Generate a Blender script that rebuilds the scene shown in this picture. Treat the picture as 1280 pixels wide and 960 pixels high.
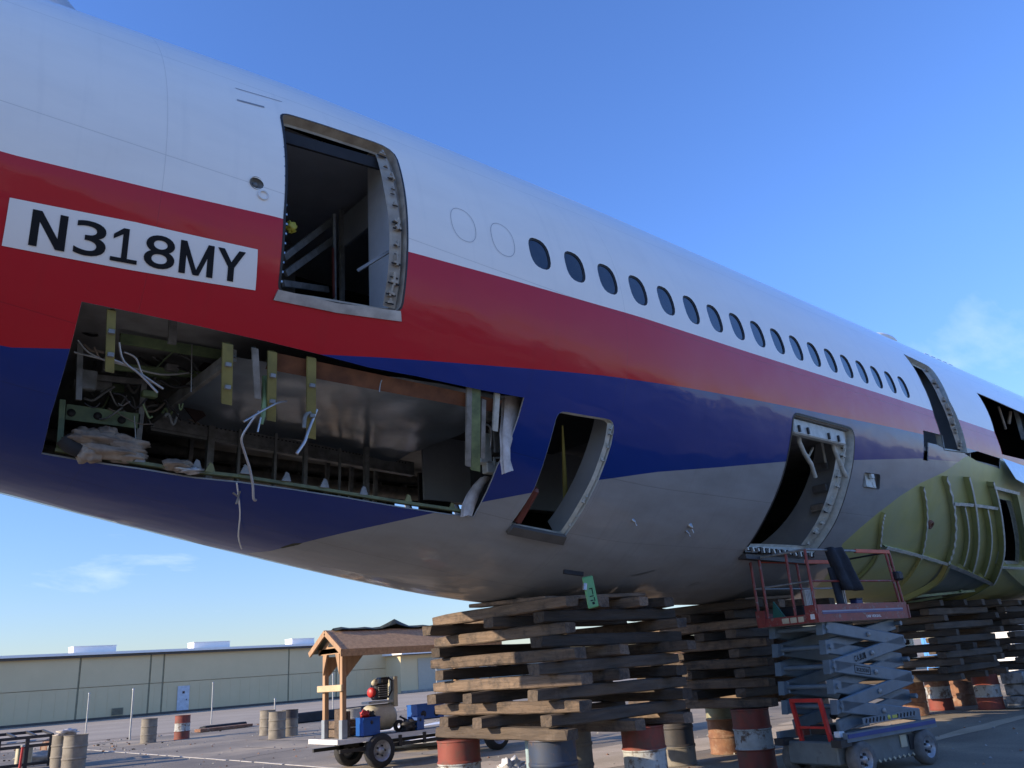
import bpy, math, random
import numpy as np
from math import sin, cos, tan, radians, degrees, sqrt, atan2, hypot, pi
from mathutils import Vector, Matrix, noise
from mathutils.geometry import delaunay_2d_cdt

random.seed(7)
SC = bpy.context.scene
COL = SC.collection
for o in list(bpy.data.objects):
    bpy.data.objects.remove(o)

# ------------------------------------------------------------------ camera
# World frame: X runs along the fuselage towards the nose, Y away from the camera, Z up.
EYE = Vector((0.0, -8.872, 1.74))
PITCH, ROLL, HEAD, FPX = 0.33377, 0.07372, 0.83239, 1021.5
_f = Vector((cos(HEAD), sin(HEAD), 0)); _r = Vector((sin(HEAD), -cos(HEAD), 0)); _z = Vector((0, 0, 1))
FWD = _f * cos(PITCH) + _z * sin(PITCH)
_u = -_f * sin(PITCH) + _z * cos(PITCH)
RGT = _r * cos(ROLL) - _u * sin(ROLL)
UPV = _u * cos(ROLL) + _r * sin(ROLL)
cd = bpy.data.cameras.new('camera'); cam = bpy.data.objects.new('camera', cd); COL.objects.link(cam)
cd.sensor_width = 36; cd.lens = 36 * FPX / 1280; cd.clip_start = 0.05; cd.clip_end = 6000
mw = Matrix((RGT, UPV, -FWD)).transposed().to_4x4(); mw.translation = EYE
cam.matrix_world = mw
SC.camera = cam
SC.render.resolution_x = 1024; SC.render.resolution_y = 768
SC.view_settings.view_transform = 'Standard'; SC.view_settings.look = 'None'
SC.view_settings.gamma = 1.0; SC.view_settings.exposure = 0.55
SC.view_settings.use_curve_mapping = False

# ------------------------------------------------------------------ light
SUN_EL, SUN_AZ = radians(19), radians(19)       # elevation; angle of the shadows to the right of +X
SUN_STR, SKY_STR = 5.0, 0.15
sdir = Vector((-cos(SUN_AZ) * cos(SUN_EL), sin(SUN_AZ) * cos(SUN_EL), sin(SUN_EL)))   # towards the sun
sl = bpy.data.lights.new('sun', 'SUN'); sl.energy = SUN_STR; sl.angle = radians(0.5); sl.color = (1.0, 0.83, 0.62)
so = bpy.data.objects.new('sun', sl); COL.objects.link(so); so.rotation_euler = sdir.to_track_quat('Z', 'Y').to_euler()
world = bpy.data.worlds.new('World'); SC.world = world; world.use_nodes = True
wn = world.node_tree; wn.nodes.clear(); wl = wn.links


def N(nt, t, **k):
    n = nt.nodes.new(t)
    for a, b in k.items():
        if a == 'ins':
            for i, v in b.items(): n.inputs[i].default_value = v
        else:
            setattr(n, a, b)
    return n


sky = N(wn, 'ShaderNodeTexSky', sky_type='NISHITA', sun_disc=False, sun_elevation=SUN_EL)
sky.sun_rotation = atan2(sdir.x, sdir.y)
sky.air_density = 1.15; sky.dust_density = 0.25; sky.ozone_density = 2.6; sky.altitude = 300
hs = N(wn, 'ShaderNodeHueSaturation', ins={'Saturation': 1.0, 'Value': 1.0}); wl.new(sky.outputs[0], hs.inputs['Color'])
tc = N(wn, 'ShaderNodeTexCoord')
# thin clouds: noise over the sky direction, flattened towards the horizon
sx = N(wn, 'ShaderNodeSeparateXYZ'); wl.new(tc.outputs['Generated'], sx.inputs[0])
za = N(wn, 'ShaderNodeMath', operation='ADD', ins={1: 0.16}); wl.new(sx.outputs['Z'], za.inputs[0])
dv = N(wn, 'ShaderNodeVectorMath', operation='DIVIDE'); cbz = N(wn, 'ShaderNodeCombineXYZ', ins={2: 1.0})
wl.new(za.outputs[0], cbz.inputs[0]); wl.new(za.outputs[0], cbz.inputs[1])
wl.new(tc.outputs['Generated'], dv.inputs[0]); wl.new(cbz.outputs[0], dv.inputs[1])
mp = N(wn, 'ShaderNodeMapping', ins={'Location': (7.9, 0.4, 2.0), 'Scale': (0.9, 1.5, 0.6)}); wl.new(dv.outputs[0], mp.inputs[0])
cn = N(wn, 'ShaderNodeTexNoise', ins={'Scale': 1.1, 'Detail': 9.0, 'Roughness': 0.58, 'Distortion': 0.4}); wl.new(mp.outputs[0], cn.inputs['Vector'])
cr = N(wn, 'ShaderNodeMapRange', ins={'From Min': 0.635, 'From Max': 0.82, 'To Min': 0.0, 'To Max': 0.32}); wl.new(cn.outputs[0], cr.inputs[0])
hz = N(wn, 'ShaderNodeMapRange', ins={'From Min': 0.02, 'From Max': 0.12}); wl.new(sx.outputs['Z'], hz.inputs[0])
hz2 = N(wn, 'ShaderNodeMapRange', ins={'From Min': 0.30, 'From Max': 0.50, 'To Min': 1.0, 'To Max': 0.0}); wl.new(sx.outputs['Z'], hz2.inputs[0])
m1 = N(wn, 'ShaderNodeMath', operation='MULTIPLY'); wl.new(cr.outputs[0], m1.inputs[0]); wl.new(hz.outputs[0], m1.inputs[1])
m2 = N(wn, 'ShaderNodeMath', operation='MULTIPLY'); wl.new(m1.outputs[0], m2.inputs[0]); wl.new(hz2.outputs[0], m2.inputs[1])
mx = N(wn, 'ShaderNodeMix', data_type='RGBA', ins={7: (6.2, 6.6, 7.2, 1)})
tz = N(wn, 'ShaderNodeMapRange', ins={'From Min': 0.03, 'From Max': 0.42}); wl.new(sx.outputs['Z'], tz.inputs[0])
tt = N(wn, 'ShaderNodeMix', data_type='RGBA', ins={6: (.62, .68, .92, 1), 7: (.70, .93, 1.46, 1)}); wl.new(tz.outputs[0], tt.inputs[0])
tm = N(wn, 'ShaderNodeMix', data_type='RGBA', blend_type='MULTIPLY', ins={0: 1.0}); wl.new(hs.outputs[0], tm.inputs[6]); wl.new(tt.outputs[2], tm.inputs[7])
wl.new(m2.outputs[0], mx.inputs[0]); wl.new(tm.outputs[2], mx.inputs[6])
bg = N(wn, 'ShaderNodeBackground', ins={'Strength': SKY_STR}); wl.new(mx.outputs[2], bg.inputs[0])
wo = N(wn, 'ShaderNodeOutputWorld'); wl.new(bg.outputs[0], wo.inputs[0])

# ------------------------------------------------------------------ geometry of the place (metres)
HA = 5.657                                        # height of the fuselage axis


def prof(x):
    t = max(3.5 - x, 0); b = max(8.48 - x, 0)
    zt = 3.1 - .0474 * t * t / (t + .3); zb = -3.1 + .2273 * b * b / (b + 2.775)
    return (zt - zb) / 2, (zt + zb) / 2


def S(x, th, off=0.0):
    """point on the hull: station x, angle th (degrees, 0 = near side, 90 = crown), off metres proud"""
    r, zc = prof(x); a = radians(th)
    return Vector((x, -(r + off) * cos(a), HA + zc + (r + off) * sin(a)))


def sight(px, py):
    return (FWD + RGT * ((px - 640) / FPX) + UPV * ((480 - py) / FPX)).normalized()


def hull(px, py, near=True):
    """survey point on the hull -> (x, theta)"""
    d = sight(px, py); prev = None; hits = []; gm = 1e9; pm = None
    t = 2.0
    while t < 60:
        p = EYE + d * t; r, zc = prof(p.x); g = hypot(p.y, p.z - HA - zc) - r
        if g < gm: gm = g; pm = p
        if prev is not None and g * prev < 0:
            q = EYE + d * (t - .05 * abs(g) / (abs(g) + abs(prev))); hits.append(q)
            if near: break
        prev = g; t += .05
    if not hits: hits = [pm]                       # grazes the outline
    q = hits[0] if near else hits[-1]
    r, zc = prof(q.x); th = degrees(atan2(q.z - HA - zc, -q.y))
    return (q.x, th)


def onp(px, py, ax, v):
    d = sight(px, py); return EYE + d * ((v - EYE[ax]) / d[ax])


def gpos(px, depth, z=0.0):
    """ground position in the column px at a camera depth"""
    a = np.array([[FWD.x, FWD.y], [RGT.x, RGT.y]])
    b = np.array([depth - (z - EYE.z) * FWD.z, (px - 640) * depth / FPX - (z - EYE.z) * RGT.z])
    v = np.linalg.solve(a, b); return Vector((v[0], v[1] + EYE.y, z))


# ------------------------------------------------------------------ materials
MATS = {}


def mat(name, c1, c2=None, rough=0.6, scale=3.0, metal=0.0, bump=0.0, bscale=None, coat=0.0, detail=6, stretch=(1, 1, 1),
        contrast=(0.35, 0.65), spec=0.5, c3=None, rand=0.0, cro=0.06, s3=0.7, t3=(0.55, 0.7)):
    if name in MATS: return MATS[name]
    m = bpy.data.materials.new(name); m.use_nodes = True; nt = m.node_tree; L = nt.links
    b = nt.nodes['Principled BSDF']; b.inputs['Roughness'].default_value = rough; b.inputs['Metallic'].default_value = metal
    b.inputs['Specular IOR Level'].default_value = spec
    b.inputs['Coat Weight'].default_value = coat; b.inputs['Coat Roughness'].default_value = cro
    c2 = c2 or tuple(x * 0.75 for x in c1)
    tc = N(nt, 'ShaderNodeTexCoord'); mp = N(nt, 'ShaderNodeMapping', ins={'Scale': stretch})
    oi = N(nt, 'ShaderNodeObjectInfo'); ml = N(nt, 'ShaderNodeVectorMath', operation='SCALE', ins={0: (17, 31, 23)})
    L.new(oi.outputs['Random'], ml.inputs['Scale']); ad = N(nt, 'ShaderNodeVectorMath', operation='ADD')
    L.new(tc.outputs['Object'], ad.inputs[0]); L.new(ml.outputs[0], ad.inputs[1]); L.new(ad.outputs[0], mp.inputs[0])
    n1 = N(nt, 'ShaderNodeTexNoise', ins={'Scale': scale, 'Detail': detail, 'Roughness': 0.6}); L.new(mp.outputs[0], n1.inputs['Vector'])
    r1 = N(nt, 'ShaderNodeMapRange', ins={'From Min': contrast[0], 'From Max': contrast[1]}); L.new(n1.outputs[0], r1.inputs[0])
    mx = N(nt, 'ShaderNodeMix', data_type='RGBA', ins={6: (*c1, 1), 7: (*c2, 1)}); L.new(r1.outputs[0], mx.inputs[0])
    out = mx.outputs[2]
    if c3:
        n2 = N(nt, 'ShaderNodeTexNoise', ins={'Scale': scale * s3, 'Detail': 8.0, 'Roughness': 0.7}); L.new(ad.outputs[0], n2.inputs['Vector'])
        r2 = N(nt, 'ShaderNodeMapRange', ins={'From Min': t3[0], 'From Max': t3[1]}); L.new(n2.outputs[0], r2.inputs[0])
        m3 = N(nt, 'ShaderNodeMix', data_type='RGBA', ins={7: (*c3, 1)}); L.new(r2.outputs[0], m3.inputs[0]); L.new(out, m3.inputs[6]); out = m3.outputs[2]
    if rand:
        rr = N(nt, 'ShaderNodeMapRange', ins={'To Min': 1 - rand, 'To Max': 1 + rand}); L.new(oi.outputs['Random'], rr.inputs[0])
        hv = N(nt, 'ShaderNodeHueSaturation'); L.new(rr.outputs[0], hv.inputs['Value']); L.new(out, hv.inputs['Color']); out = hv.outputs[0]
    L.new(out, b.inputs['Base Color'])
    if bump:
        n3 = N(nt, 'ShaderNodeTexNoise', ins={'Scale': bscale or scale * 3, 'Detail': 5.0}); L.new(mp.outputs[0], n3.inputs['Vector'])
        bp = N(nt, 'ShaderNodeBump', ins={'Strength': bump, 'Distance': 0.02}); L.new(n3.outputs[0], bp.inputs['Height']); L.new(bp.outputs[0], b.inputs['Normal'])
    MATS[name] = m; return m


def paint(name, c1, dirt=0.0, seams=(), dirtc=(0.05, 0.045, 0.04), wave=0.10, rough=0.32, coatw=.62):
    """glossy aircraft paint: lap and butt joints, faint waviness of the skin, streaked grime"""
    m = bpy.data.materials.new(name); m.use_nodes = True; nt = m.node_tree; L = nt.links
    b = nt.nodes['Principled BSDF']; b.inputs['Roughness'].default_value = rough; b.inputs['Coat Weight'].default_value = coatw; b.inputs['Specular IOR Level'].default_value = .12
    b.inputs['Coat Roughness'].default_value = 0.045; b.inputs['Coat IOR'].default_value = 1.42
    uv = N(nt, 'ShaderNodeUVMap', uv_map='hull'); sp = N(nt, 'ShaderNodeSeparateXYZ'); L.new(uv.outputs[0], sp.inputs[0])
    tcn = N(nt, 'ShaderNodeTexCoord')
    # grime
    mp = N(nt, 'ShaderNodeMapping', ins={'Scale': (0.7, 1.6, 1.0)}); L.new(uv.outputs[0], mp.inputs[0])
    n1 = N(nt, 'ShaderNodeTexNoise', ins={'Scale': 1.3, 'Detail': 9.0, 'Roughness': 0.62}); L.new(mp.outputs[0], n1.inputs['Vector'])
    r1 = N(nt, 'ShaderNodeMapRange', ins={'From Min': 0.42, 'From Max': 0.75, 'To Max': dirt}); L.new(n1.outputs[0], r1.inputs[0])
    mx = N(nt, 'ShaderNodeMix', data_type='RGBA', ins={6: (*c1, 1), 7: (*dirtc, 1)}); L.new(r1.outputs[0], mx.inputs[0])
    out = mx.outputs[2]
    # runs of dirt down the side
    mp2 = N(nt, 'ShaderNodeMapping', ins={'Scale': (9.0, 0.5, 1.0)}); L.new(uv.outputs[0], mp2.inputs[0])
    n2 = N(nt, 'ShaderNodeTexNoise', ins={'Scale': 1.0, 'Detail': 4.0}); L.new(mp2.outputs[0], n2.inputs['Vector'])
    r2 = N(nt, 'ShaderNodeMapRange', ins={'From Min': 0.55, 'From Max': 0.8, 'To Max': 0.10 + dirt * .3}); L.new(n2.outputs[0], r2.inputs[0])
    mx2 = N(nt, 'ShaderNodeMix', data_type='RGBA', ins={7: (*dirtc, 1)}); L.new(r2.outputs[0], mx2.inputs[0]); L.new(out, mx2.inputs[6]); out = mx2.outputs[2]
    # joints
    acc = None
    for (s0, half) in seams:
        a = N(nt, 'ShaderNodeMath', operation='SUBTRACT', ins={1: s0}); L.new(sp.outputs['Y'], a.inputs[0])
        c = N(nt, 'ShaderNodeMath', operation='ABSOLUTE'); L.new(a.outputs[0], c.inputs[0])
        d = N(nt, 'ShaderNodeMath', operation='LESS_THAN', ins={1: half}); L.new(c.outputs[0], d.inputs[0])
        if acc is None: acc = d.outputs[0]
        else:
            e = N(nt, 'ShaderNodeMath', operation='MAXIMUM'); L.new(acc, e.inputs[0]); L.new(d.outputs[0], e.inputs[1]); acc = e.outputs[0]
    # butt joints every 5.3 m
    a = N(nt, 'ShaderNodeMath', operation='MODULO', ins={1: 5.33}); ad = N(nt, 'ShaderNodeMath', operation='ADD', ins={1: 30.07}); L.new(sp.outputs['X'], ad.inputs[0]); L.new(ad.outputs[0], a.inputs[0])
    d = N(nt, 'ShaderNodeMath', operation='LESS_THAN', ins={1: 0.006}); L.new(a.outputs[0], d.inputs[0])
    if acc is not None:
        e = N(nt, 'ShaderNodeMath', operation='MAXIMUM'); L.new(acc, e.inputs[0]); L.new(d.outputs[0], e.inputs[1]); acc = e.outputs[0]
    else: acc = d.outputs[0]
    sm = N(nt, 'ShaderNodeMath', operation='MULTIPLY', ins={1: 0.27}); L.new(acc, sm.inputs[0])
    m3 = N(nt, 'ShaderNodeMix', data_type='RGBA', ins={7: tuple(x * .25 for x in c1) + (1,)}); L.new(sm.outputs[0], m3.inputs[0]); L.new(out, m3.inputs[6])
    L.new(m3.outputs[2], b.inputs['Base Color'])
    # waviness between the frames (0.53 m) and stringers
    mp3 = N(nt, 'ShaderNodeMapping', ins={'Scale': (1.2, 2.1, 1.0)}); L.new(uv.outputs[0], mp3.inputs[0])
    n3 = N(nt, 'ShaderNodeTexNoise', ins={'Scale': 0.9, 'Detail': 2.5, 'Roughness': 0.45}); L.new(mp3.outputs[0], n3.inputs['Vector'])
    bp = N(nt, 'ShaderNodeBump', ins={'Strength': wave, 'Distance': 0.25}); L.new(n3.outputs[0], bp.inputs['Height'])
    bp2 = N(nt, 'ShaderNodeBump', ins={'Strength': 0.5, 'Distance': 0.003}, invert=True); L.new(acc, bp2.inputs['Height']); L.new(bp.outputs[0], bp2.inputs['Normal'])
    L.new(bp2.outputs[0], b.inputs['Normal']); L.new(bp2.outputs[0], b.inputs['Coat Normal'])
    # dull patches where the coat is dirty
    r4 = N(nt, 'ShaderNodeMapRange', ins={'From Min': 0.35, 'From Max': 0.8, 'To Min': 0.03, 'To Max': 0.16}); L.new(n1.outputs[0], r4.inputs[0]); L.new(r4.outputs[0], b.inputs['Coat Roughness'])
    MATS[name] = m; return m


M_ALU = mat('bare aluminium', (.45, .46, .47), (.30, .31, .32), rough=.38, metal=.85, scale=6)
M_GREEN = mat('zinc chromate primer', (.44, .45, .18), (.34, .36, .14), rough=.42, scale=1.3, c3=(.31, .36, .25), s3=.4, t3=(.42, .75))
M_GREEN2 = mat('green primed beam', (.22, .30, .15), (.10, .15, .085), rough=.55, scale=5)
M_YEL = mat('yellow primer', (.26, .25, .09), (.17, .17, .07), rough=.5, scale=4)
M_PALE = mat('pale grey primer flange', (.56, .59, .56), (.38, .42, .40), rough=.5, scale=9)
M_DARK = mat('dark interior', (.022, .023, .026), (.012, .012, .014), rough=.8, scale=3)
M_LINER = mat('cargo liner', (.26, .33, .40), (.17, .21, .26), rough=.30, scale=1.2, bump=.55, bscale=1.6, coat=.35, cro=.22)
M_PANEL = mat('grey cabin panel', (.30, .33, .36), (.22, .25, .28), rough=.45, scale=1.4)
M_BEIGE = mat('beige frame', (.42, .37, .29), (.28, .24, .19), rough=.55, scale=7)
M_SEAL = mat('black rubber seal', (.02, .02, .022), rough=.6)
M_STRUT = mat('dull strut', (.27, .28, .28), (.15, .155, .15), rough=.5, scale=8)
M_BLANKET = mat('insulation blanket', (.34, .29, .24), (.16, .13, .11), rough=.8, scale=5, bump=.6, bscale=9)
M_WHITECLOTH = mat('white insulation', (.62, .58, .55), (.40, .36, .33), rough=.75, scale=8, bump=.4, bscale=14)
M_REDSEAL = mat('red brown seal', (.20, .045, .03), (.11, .025, .02), rough=.5)
M_RUSTP = mat('rust primer', (.20, .09, .05), (.10, .045, .03), rough=.7, scale=5)
M_BLACKTXT = mat('black vinyl', (.010, .011, .014), rough=.6, spec=.2)
M_PLACARD = mat('white vinyl placard', (.86, .84, .80), (.80, .78, .75), rough=.45, coat=.15, scale=1.2)
M_WOODSHADE = mat('shade-toned timber', (.095, .07, .05), (.05, .038, .029), rough=.85, scale=4.5, stretch=(.35, 3.0, 3.0), bump=1.0, bscale=9, c3=(.13, .10, .075), s3=.5, t3=(.55, .75), rand=.45)  # shaded copy of the timber, the shade is put into its colour
M_WOOD = mat('weathered timber', (.225, .158, .108), (.115, .083, .060), rough=.88, scale=8, stretch=(.3, 3.0, 3.0), bump=1.0, bscale=12, c3=(.06, .048, .040), s3=.5, t3=(.48, .66), rand=.42, contrast=(.3, .7))  # lighter copy in sunlit tone, mainly for crosswise timbers
M_CEDAR = mat('cedar', (.43, .27, .155), (.30, .18, .10), rough=.75, scale=3.5, stretch=(3, 3, .4), bump=.3)
M_SHINGLE = mat('brown roof felt', (.50, .33, .185), (.36, .235, .13), rough=.9, scale=14, bump=.5)
M_TARP = mat('dark green tarpaulin', (.075, .085, .06), (.04, .05, .035), rough=.6, scale=3, bump=.3)
M_PLANKG = mat('bleached deck', (.36, .35, .33), (.22, .21, .20), rough=.85, scale=4, bump=.3)
M_BLACKSTEEL = mat('black steel', (.018, .018, .02), (.03, .028, .027), rough=.5, scale=5)
M_TYRE = mat('tyre rubber', (.022, .022, .024), (.035, .033, .03), rough=.85, scale=9)
M_RIM = mat('silver rim', (.42, .43, .44), (.25, .25, .26), rough=.4, metal=.4, scale=10)
M_BLUEP = mat('blue plastic', (.008, .09, .36), (.01, .07, .28), rough=.4, scale=4)
M_CREAM = mat('cream paint', (.52, .48, .34), (.40, .36, .26), rough=.5, scale=6)
M_RED = mat('red paint', (.50, .025, .02), (.36, .02, .02), rough=.45, scale=6)
M_REDRUST = mat('worn red lift paint', (.27, .042, .036), (.17, .035, .032), rough=.5, scale=9, c3=(.20, .15, .14), s3=1.3, t3=(.56, .64))
M_ORANGE = mat('faded orange rail', (.55, .09, .035), (.42, .06, .03), rough=.5, scale=7)
M_LIFT = mat('blue grey lift paint', (.125, .17, .205), (.09, .125, .155), rough=.42, scale=4, c3=(.09, .10, .10), s3=1.6, t3=(.6, .72))
M_LIFTG = mat('lift chassis grey', (.135, .155, .155), (.10, .115, .115), rough=.5, scale=5, c3=(.07, .07, .065), s3=1.5, t3=(.55, .72))
M_DENIM = mat('dark jacket cloth', (.016, .022, .034), (.010, .013, .02), rough=.9, scale=8, bump=.4)
M_WHITE = mat('white paint', (.78, .78, .76), (.66, .66, .65), rough=.5, scale=5)
M_TEAL = mat('teal plastic', (.03, .42, .42), (.03, .32, .33), rough=.4)
M_GALV = mat('galvanised steel', (.42, .43, .43), (.32, .33, .33), rough=.45, metal=.5, scale=10)
M_CONC = mat('grey concrete', (.36, .345, .31), (.25, .24, .215), rough=.9, scale=5, bump=.3)
M_RUST = mat('rusty steel', (.26, .13, .07), (.16, .075, .045), rough=.85, scale=6, c3=(.30, .21, .14), t3=(.5, .65))
M_DRUMRED = mat('flaking red drum paint', (.24, .055, .035), (.17, .04, .028), rough=.7, scale=5, c3=(.12, .06, .04), s3=.9, t3=(.48, .66), stretch=(1, 1, .35))
M_DRUMWHT = mat('flaking white drum paint', (.46, .48, .46), (.34, .35, .33), rough=.75, scale=6, c3=(.13, .085, .06), s3=1.1, t3=(.50, .60))
M_DRUMBLK = mat('black drum paint', (.035, .035, .038), (.06, .05, .045), rough=.6, scale=5)
M_DRUMGRY = mat('khaki grey drum', (.25, .225, .18), (.17, .15, .12), rough=.8, scale=4, c3=(.10, .09, .075), t3=(.58, .72))
M_DRUMBLU = mat('dark blue drum paint', (.025, .045, .09), (.04, .045, .055), rough=.6, scale=4, c3=(.10, .065, .05), t3=(.52, .62))
M_DRUMGRN = mat('pale green drum paint', (.26, .29, .20), (.20, .20, .14), rough=.7, scale=4, c3=(.28, .16, .08), t3=(.45, .6))

# ------------------------------------------------------------------ mesh builder


def tag(o, label=None, cat=None, group=None, kind=None):
    if label: o['label'] = label
    if cat: o['category'] = cat
    if group: o['group'] = group
    if kind: o['kind'] = kind
    return o


def empty(name, loc=(0, 0, 0), rz=0, label=None, cat=None, group=None):
    o = bpy.data.objects.new(name, None); COL.objects.link(o); o.location = loc; o.rotation_euler = (0, 0, rz)
    o.empty_display_size = .3
    return tag(o, label, cat, group)


class MB:
    def __init__(s): s.v = []; s.f = []; s.m = []; s.sm = []

    def add(s, vs, fs, mi=0, sm=False):
        b = len(s.v); s.v += [Vector(v) for v in vs]; s.f += [tuple(b + i for i in f) for f in fs]; s.m += [mi] * len(fs); s.sm += [sm] * len(fs); return s

    def box(s, c, d, rot=None, mi=0, bev=0.0):
        c = Vector(c); x, y, z = d[0] / 2, d[1] / 2, d[2] / 2
        if bev > 0:
            b = min(bev, x * .9, y * .9, z * .9); V = []
            for sx_ in (-1, 1):
                for sy_ in (-1, 1):
                    for sz_ in (-1, 1):
                        V += [Vector((sx_ * (x - b), sy_ * (y - b), sz_ * z)), Vector((sx_ * (x - b), sy_ * y, sz_ * (z - b))), Vector((sx_ * x, sy_ * (y - b), sz_ * (z - b)))]
            I = lambda a, b_, c_, k: ((a * 2 + b_) * 2 + c_) * 3 + k
            F = [(I(0,0,1,0),I(1,0,1,0),I(1,1,1,0),I(0,1,1,0)), (I(0,0,0,0),I(0,1,0,0),I(1,1,0,0),I(1,0,0,0)),
                 (I(0,0,0,1),I(1,0,0,1),I(1,0,1,1),I(0,0,1,1)), (I(0,1,0,1),I(0,1,1,1),I(1,1,1,1),I(1,1,0,1)),
                 (I(0,0,0,2),I(0,0,1,2),I(0,1,1,2),I(0,1,0,2)), (I(1,0,0,2),I(1,1,0,2),I(1,1,1,2),I(1,0,1,2))]
            for a in (0, 1):
                for c_ in (0, 1):
                    F += [(I(0,a,c_,0),I(1,a,c_,0),I(1,a,c_,1),I(0,a,c_,1)), (I(a,0,c_,0),I(a,1,c_,0),I(a,1,c_,2),I(a,0,c_,2)), (I(a,c_,0,1),I(a,c_,1,1),I(a,c_,1,2),I(a,c_,0,2))]
                    for e in (0, 1): F.append((I(a,c_,e,0),I(a,c_,e,1),I(a,c_,e,2)))
        else:
            V = [Vector((a * x, b * y, e * z)) for a in (-1, 1) for b in (-1, 1) for e in (-1, 1)]
            F = [(0, 1, 3, 2), (4, 6, 7, 5), (0, 4, 5, 1), (2, 3, 7, 6), (0, 2, 6, 4), (1, 5, 7, 3)]
        if rot is not None: V = [rot @ v for v in V]
        return s.add([v + c for v in V], F, mi)

    def beam(s, p, q, w, h, up=(0, 0, 1), mi=0, bev=0.0):
        p, q = Vector(p), Vector(q); d = q - p; L = d.length; X = d / L; Y = Vector(up).cross(X)
        if Y.length < 1e-4: Y = Vector((1, 0, 0)).cross(X)
        Y.normalize(); Z = X.cross(Y)
        return s.box((p + q) / 2, (L, w, h), Matrix((X, Y, Z)).transposed(), mi, bev)

    def tube(s, pts, r, n=8, mi=0, caps=True):
        pts = [Vector(p) for p in pts]; V = []; F = []; prevY = None
        for i, p in enumerate(pts):
            d = (pts[min(i + 1, len(pts) - 1)] - pts[max(i - 1, 0)]).normalized()
            Y = (prevY - d * prevY.dot(d)) if prevY is not None else d.orthogonal()
            if Y.length < 1e-5: Y = d.orthogonal()
            Y.normalize(); prevY = Y; Z = d.cross(Y); rr = r[i] if isinstance(r, (list, tuple)) else r
            for k in range(n):
                a = 2 * pi * k / n; V.append(p + (Y * cos(a) + Z * sin(a)) * rr)
        for i in range(len(pts) - 1):
            for k in range(n): F.append((i * n + k, i * n + (k + 1) % n, (i + 1) * n + (k + 1) % n, (i + 1) * n + k))
        s.add(V, F, mi, True)
        if caps:
            s.add(V[:n], [tuple(range(n - 1, -1, -1))], mi); s.add(V[-n:], [tuple(range(n))], mi)
        return s

    def lathe(s, o, ax, prof_, n=24, mi=0, caps=False, sm=True):
        o = Vector(o); ax = Vector(ax).normalized(); Y = ax.orthogonal().normalized(); Z = ax.cross(Y); V = []; F = []
        for (h, r) in prof_:
            for k in range(n):
                a = 2 * pi * k / n; V.append(o + ax * h + (Y * cos(a) + Z * sin(a)) * r)
        for i in range(len(prof_) - 1):
            for k in range(n): F.append((i * n + k, i * n + (k + 1) % n, (i + 1) * n + (k + 1) % n, (i + 1) * n + k))
        s.add(V, F, mi, sm)
        if caps:
            s.add(V[:n], [tuple(range(n - 1, -1, -1))], mi); s.add(V[-n:], [tuple(range(n))], mi)
        return s

    def prism(s, poly, off, mi=0):
        """closed polygon of 3-D points swept by vector off"""
        n = len(poly); A = [Vector(p) for p in poly]; B = [p + Vector(off) for p in A]
        F = [tuple(range(n - 1, -1, -1)), tuple(range(n, 2 * n))] + [(i, (i + 1) % n, n + (i + 1) % n, n + i) for i in range(n)]
        return s.add(A + B, F, mi)

    def lump(s, c, d, seed=0, mi=0, nu=14, nv=9, amp=.25, fr=2.5):
        V = []; F = []; c = Vector(c)
        for j in range(nv + 1):
            ph = pi * j / nv
            for i in range(nu):
                a = 2 * pi * i / nu; u = Vector((sin(ph) * cos(a), sin(ph) * sin(a), cos(ph)))
                k = 1 + amp * noise.noise(u * fr + Vector((seed * 3.7, seed, 0))) * 2
                V.append(c + Vector((u.x * d[0], u.y * d[1], u.z * d[2])) * k)
        for j in range(nv):
            for i in range(nu): F.append((j * nu + i, (j + 1) * nu + i, (j + 1) * nu + (i + 1) % nu, j * nu + (i + 1) % nu))
        return s.add(V, F, mi, True)

    def build(s, name, mats, parent=None, smooth=None):
        me = bpy.data.meshes.new(name); me.from_pydata([tuple(v) for v in s.v], [], s.f)
        for m in (mats if isinstance(mats, (list, tuple)) else [mats]): me.materials.append(m)
        me.polygons.foreach_set('material_index', s.m)
        me.polygons.foreach_set('use_smooth', s.sm if smooth is None else [smooth] * len(s.f)); me.update()
        o = bpy.data.objects.new(name, me); COL.objects.link(o)
        if parent: o.parent = parent
        return o


def children(o): return [c for c in bpy.data.objects if c.parent == o]


def dup(root, kids, loc=None, rz=None, label=None):
    c = root.copy(); COL.objects.link(c)
    if loc is not None: c.location = loc
    if rz is not None: c.rotation_euler = (0, 0, rz)
    if label: c['label'] = label
    for k, gk in kids:
        d = k.copy(); COL.objects.link(d); d.parent = c
        for g in gk:
            e = g.copy(); COL.objects.link(e); e.parent = d
    return c


def kidtree(root):
    bpy.context.view_layer.update()
    return [(k, list(k.children)) for k in root.children]


# ------------------------------------------------------------------ the hull skin
M_BLANK = None


def inpoly(p, poly):
    x, y = p; c = False; n = len(poly); j = n - 1
    for i in range(n):
        xi, yi = poly[i]; xj, yj = poly[j]
        if (yi > y) != (yj > y) and x < (xj - xi) * (y - yi) / (yj - yi) + xi: c = not c
        j = i
    return c


def dens(poly, closed=True, step=.12):
    out = []; n = len(poly)
    for i in range(n if closed else n - 1):
        a, b = poly[i], poly[(i + 1) % n]; L = hypot(b[0] - a[0], b[1] - a[1]); k = max(1, int(L / step))
        for t in range(k): out.append((a[0] + (b[0] - a[0]) * t / k, a[1] + (b[1] - a[1]) * t / k))
    if not closed: out.append(poly[-1])
    return out


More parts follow.
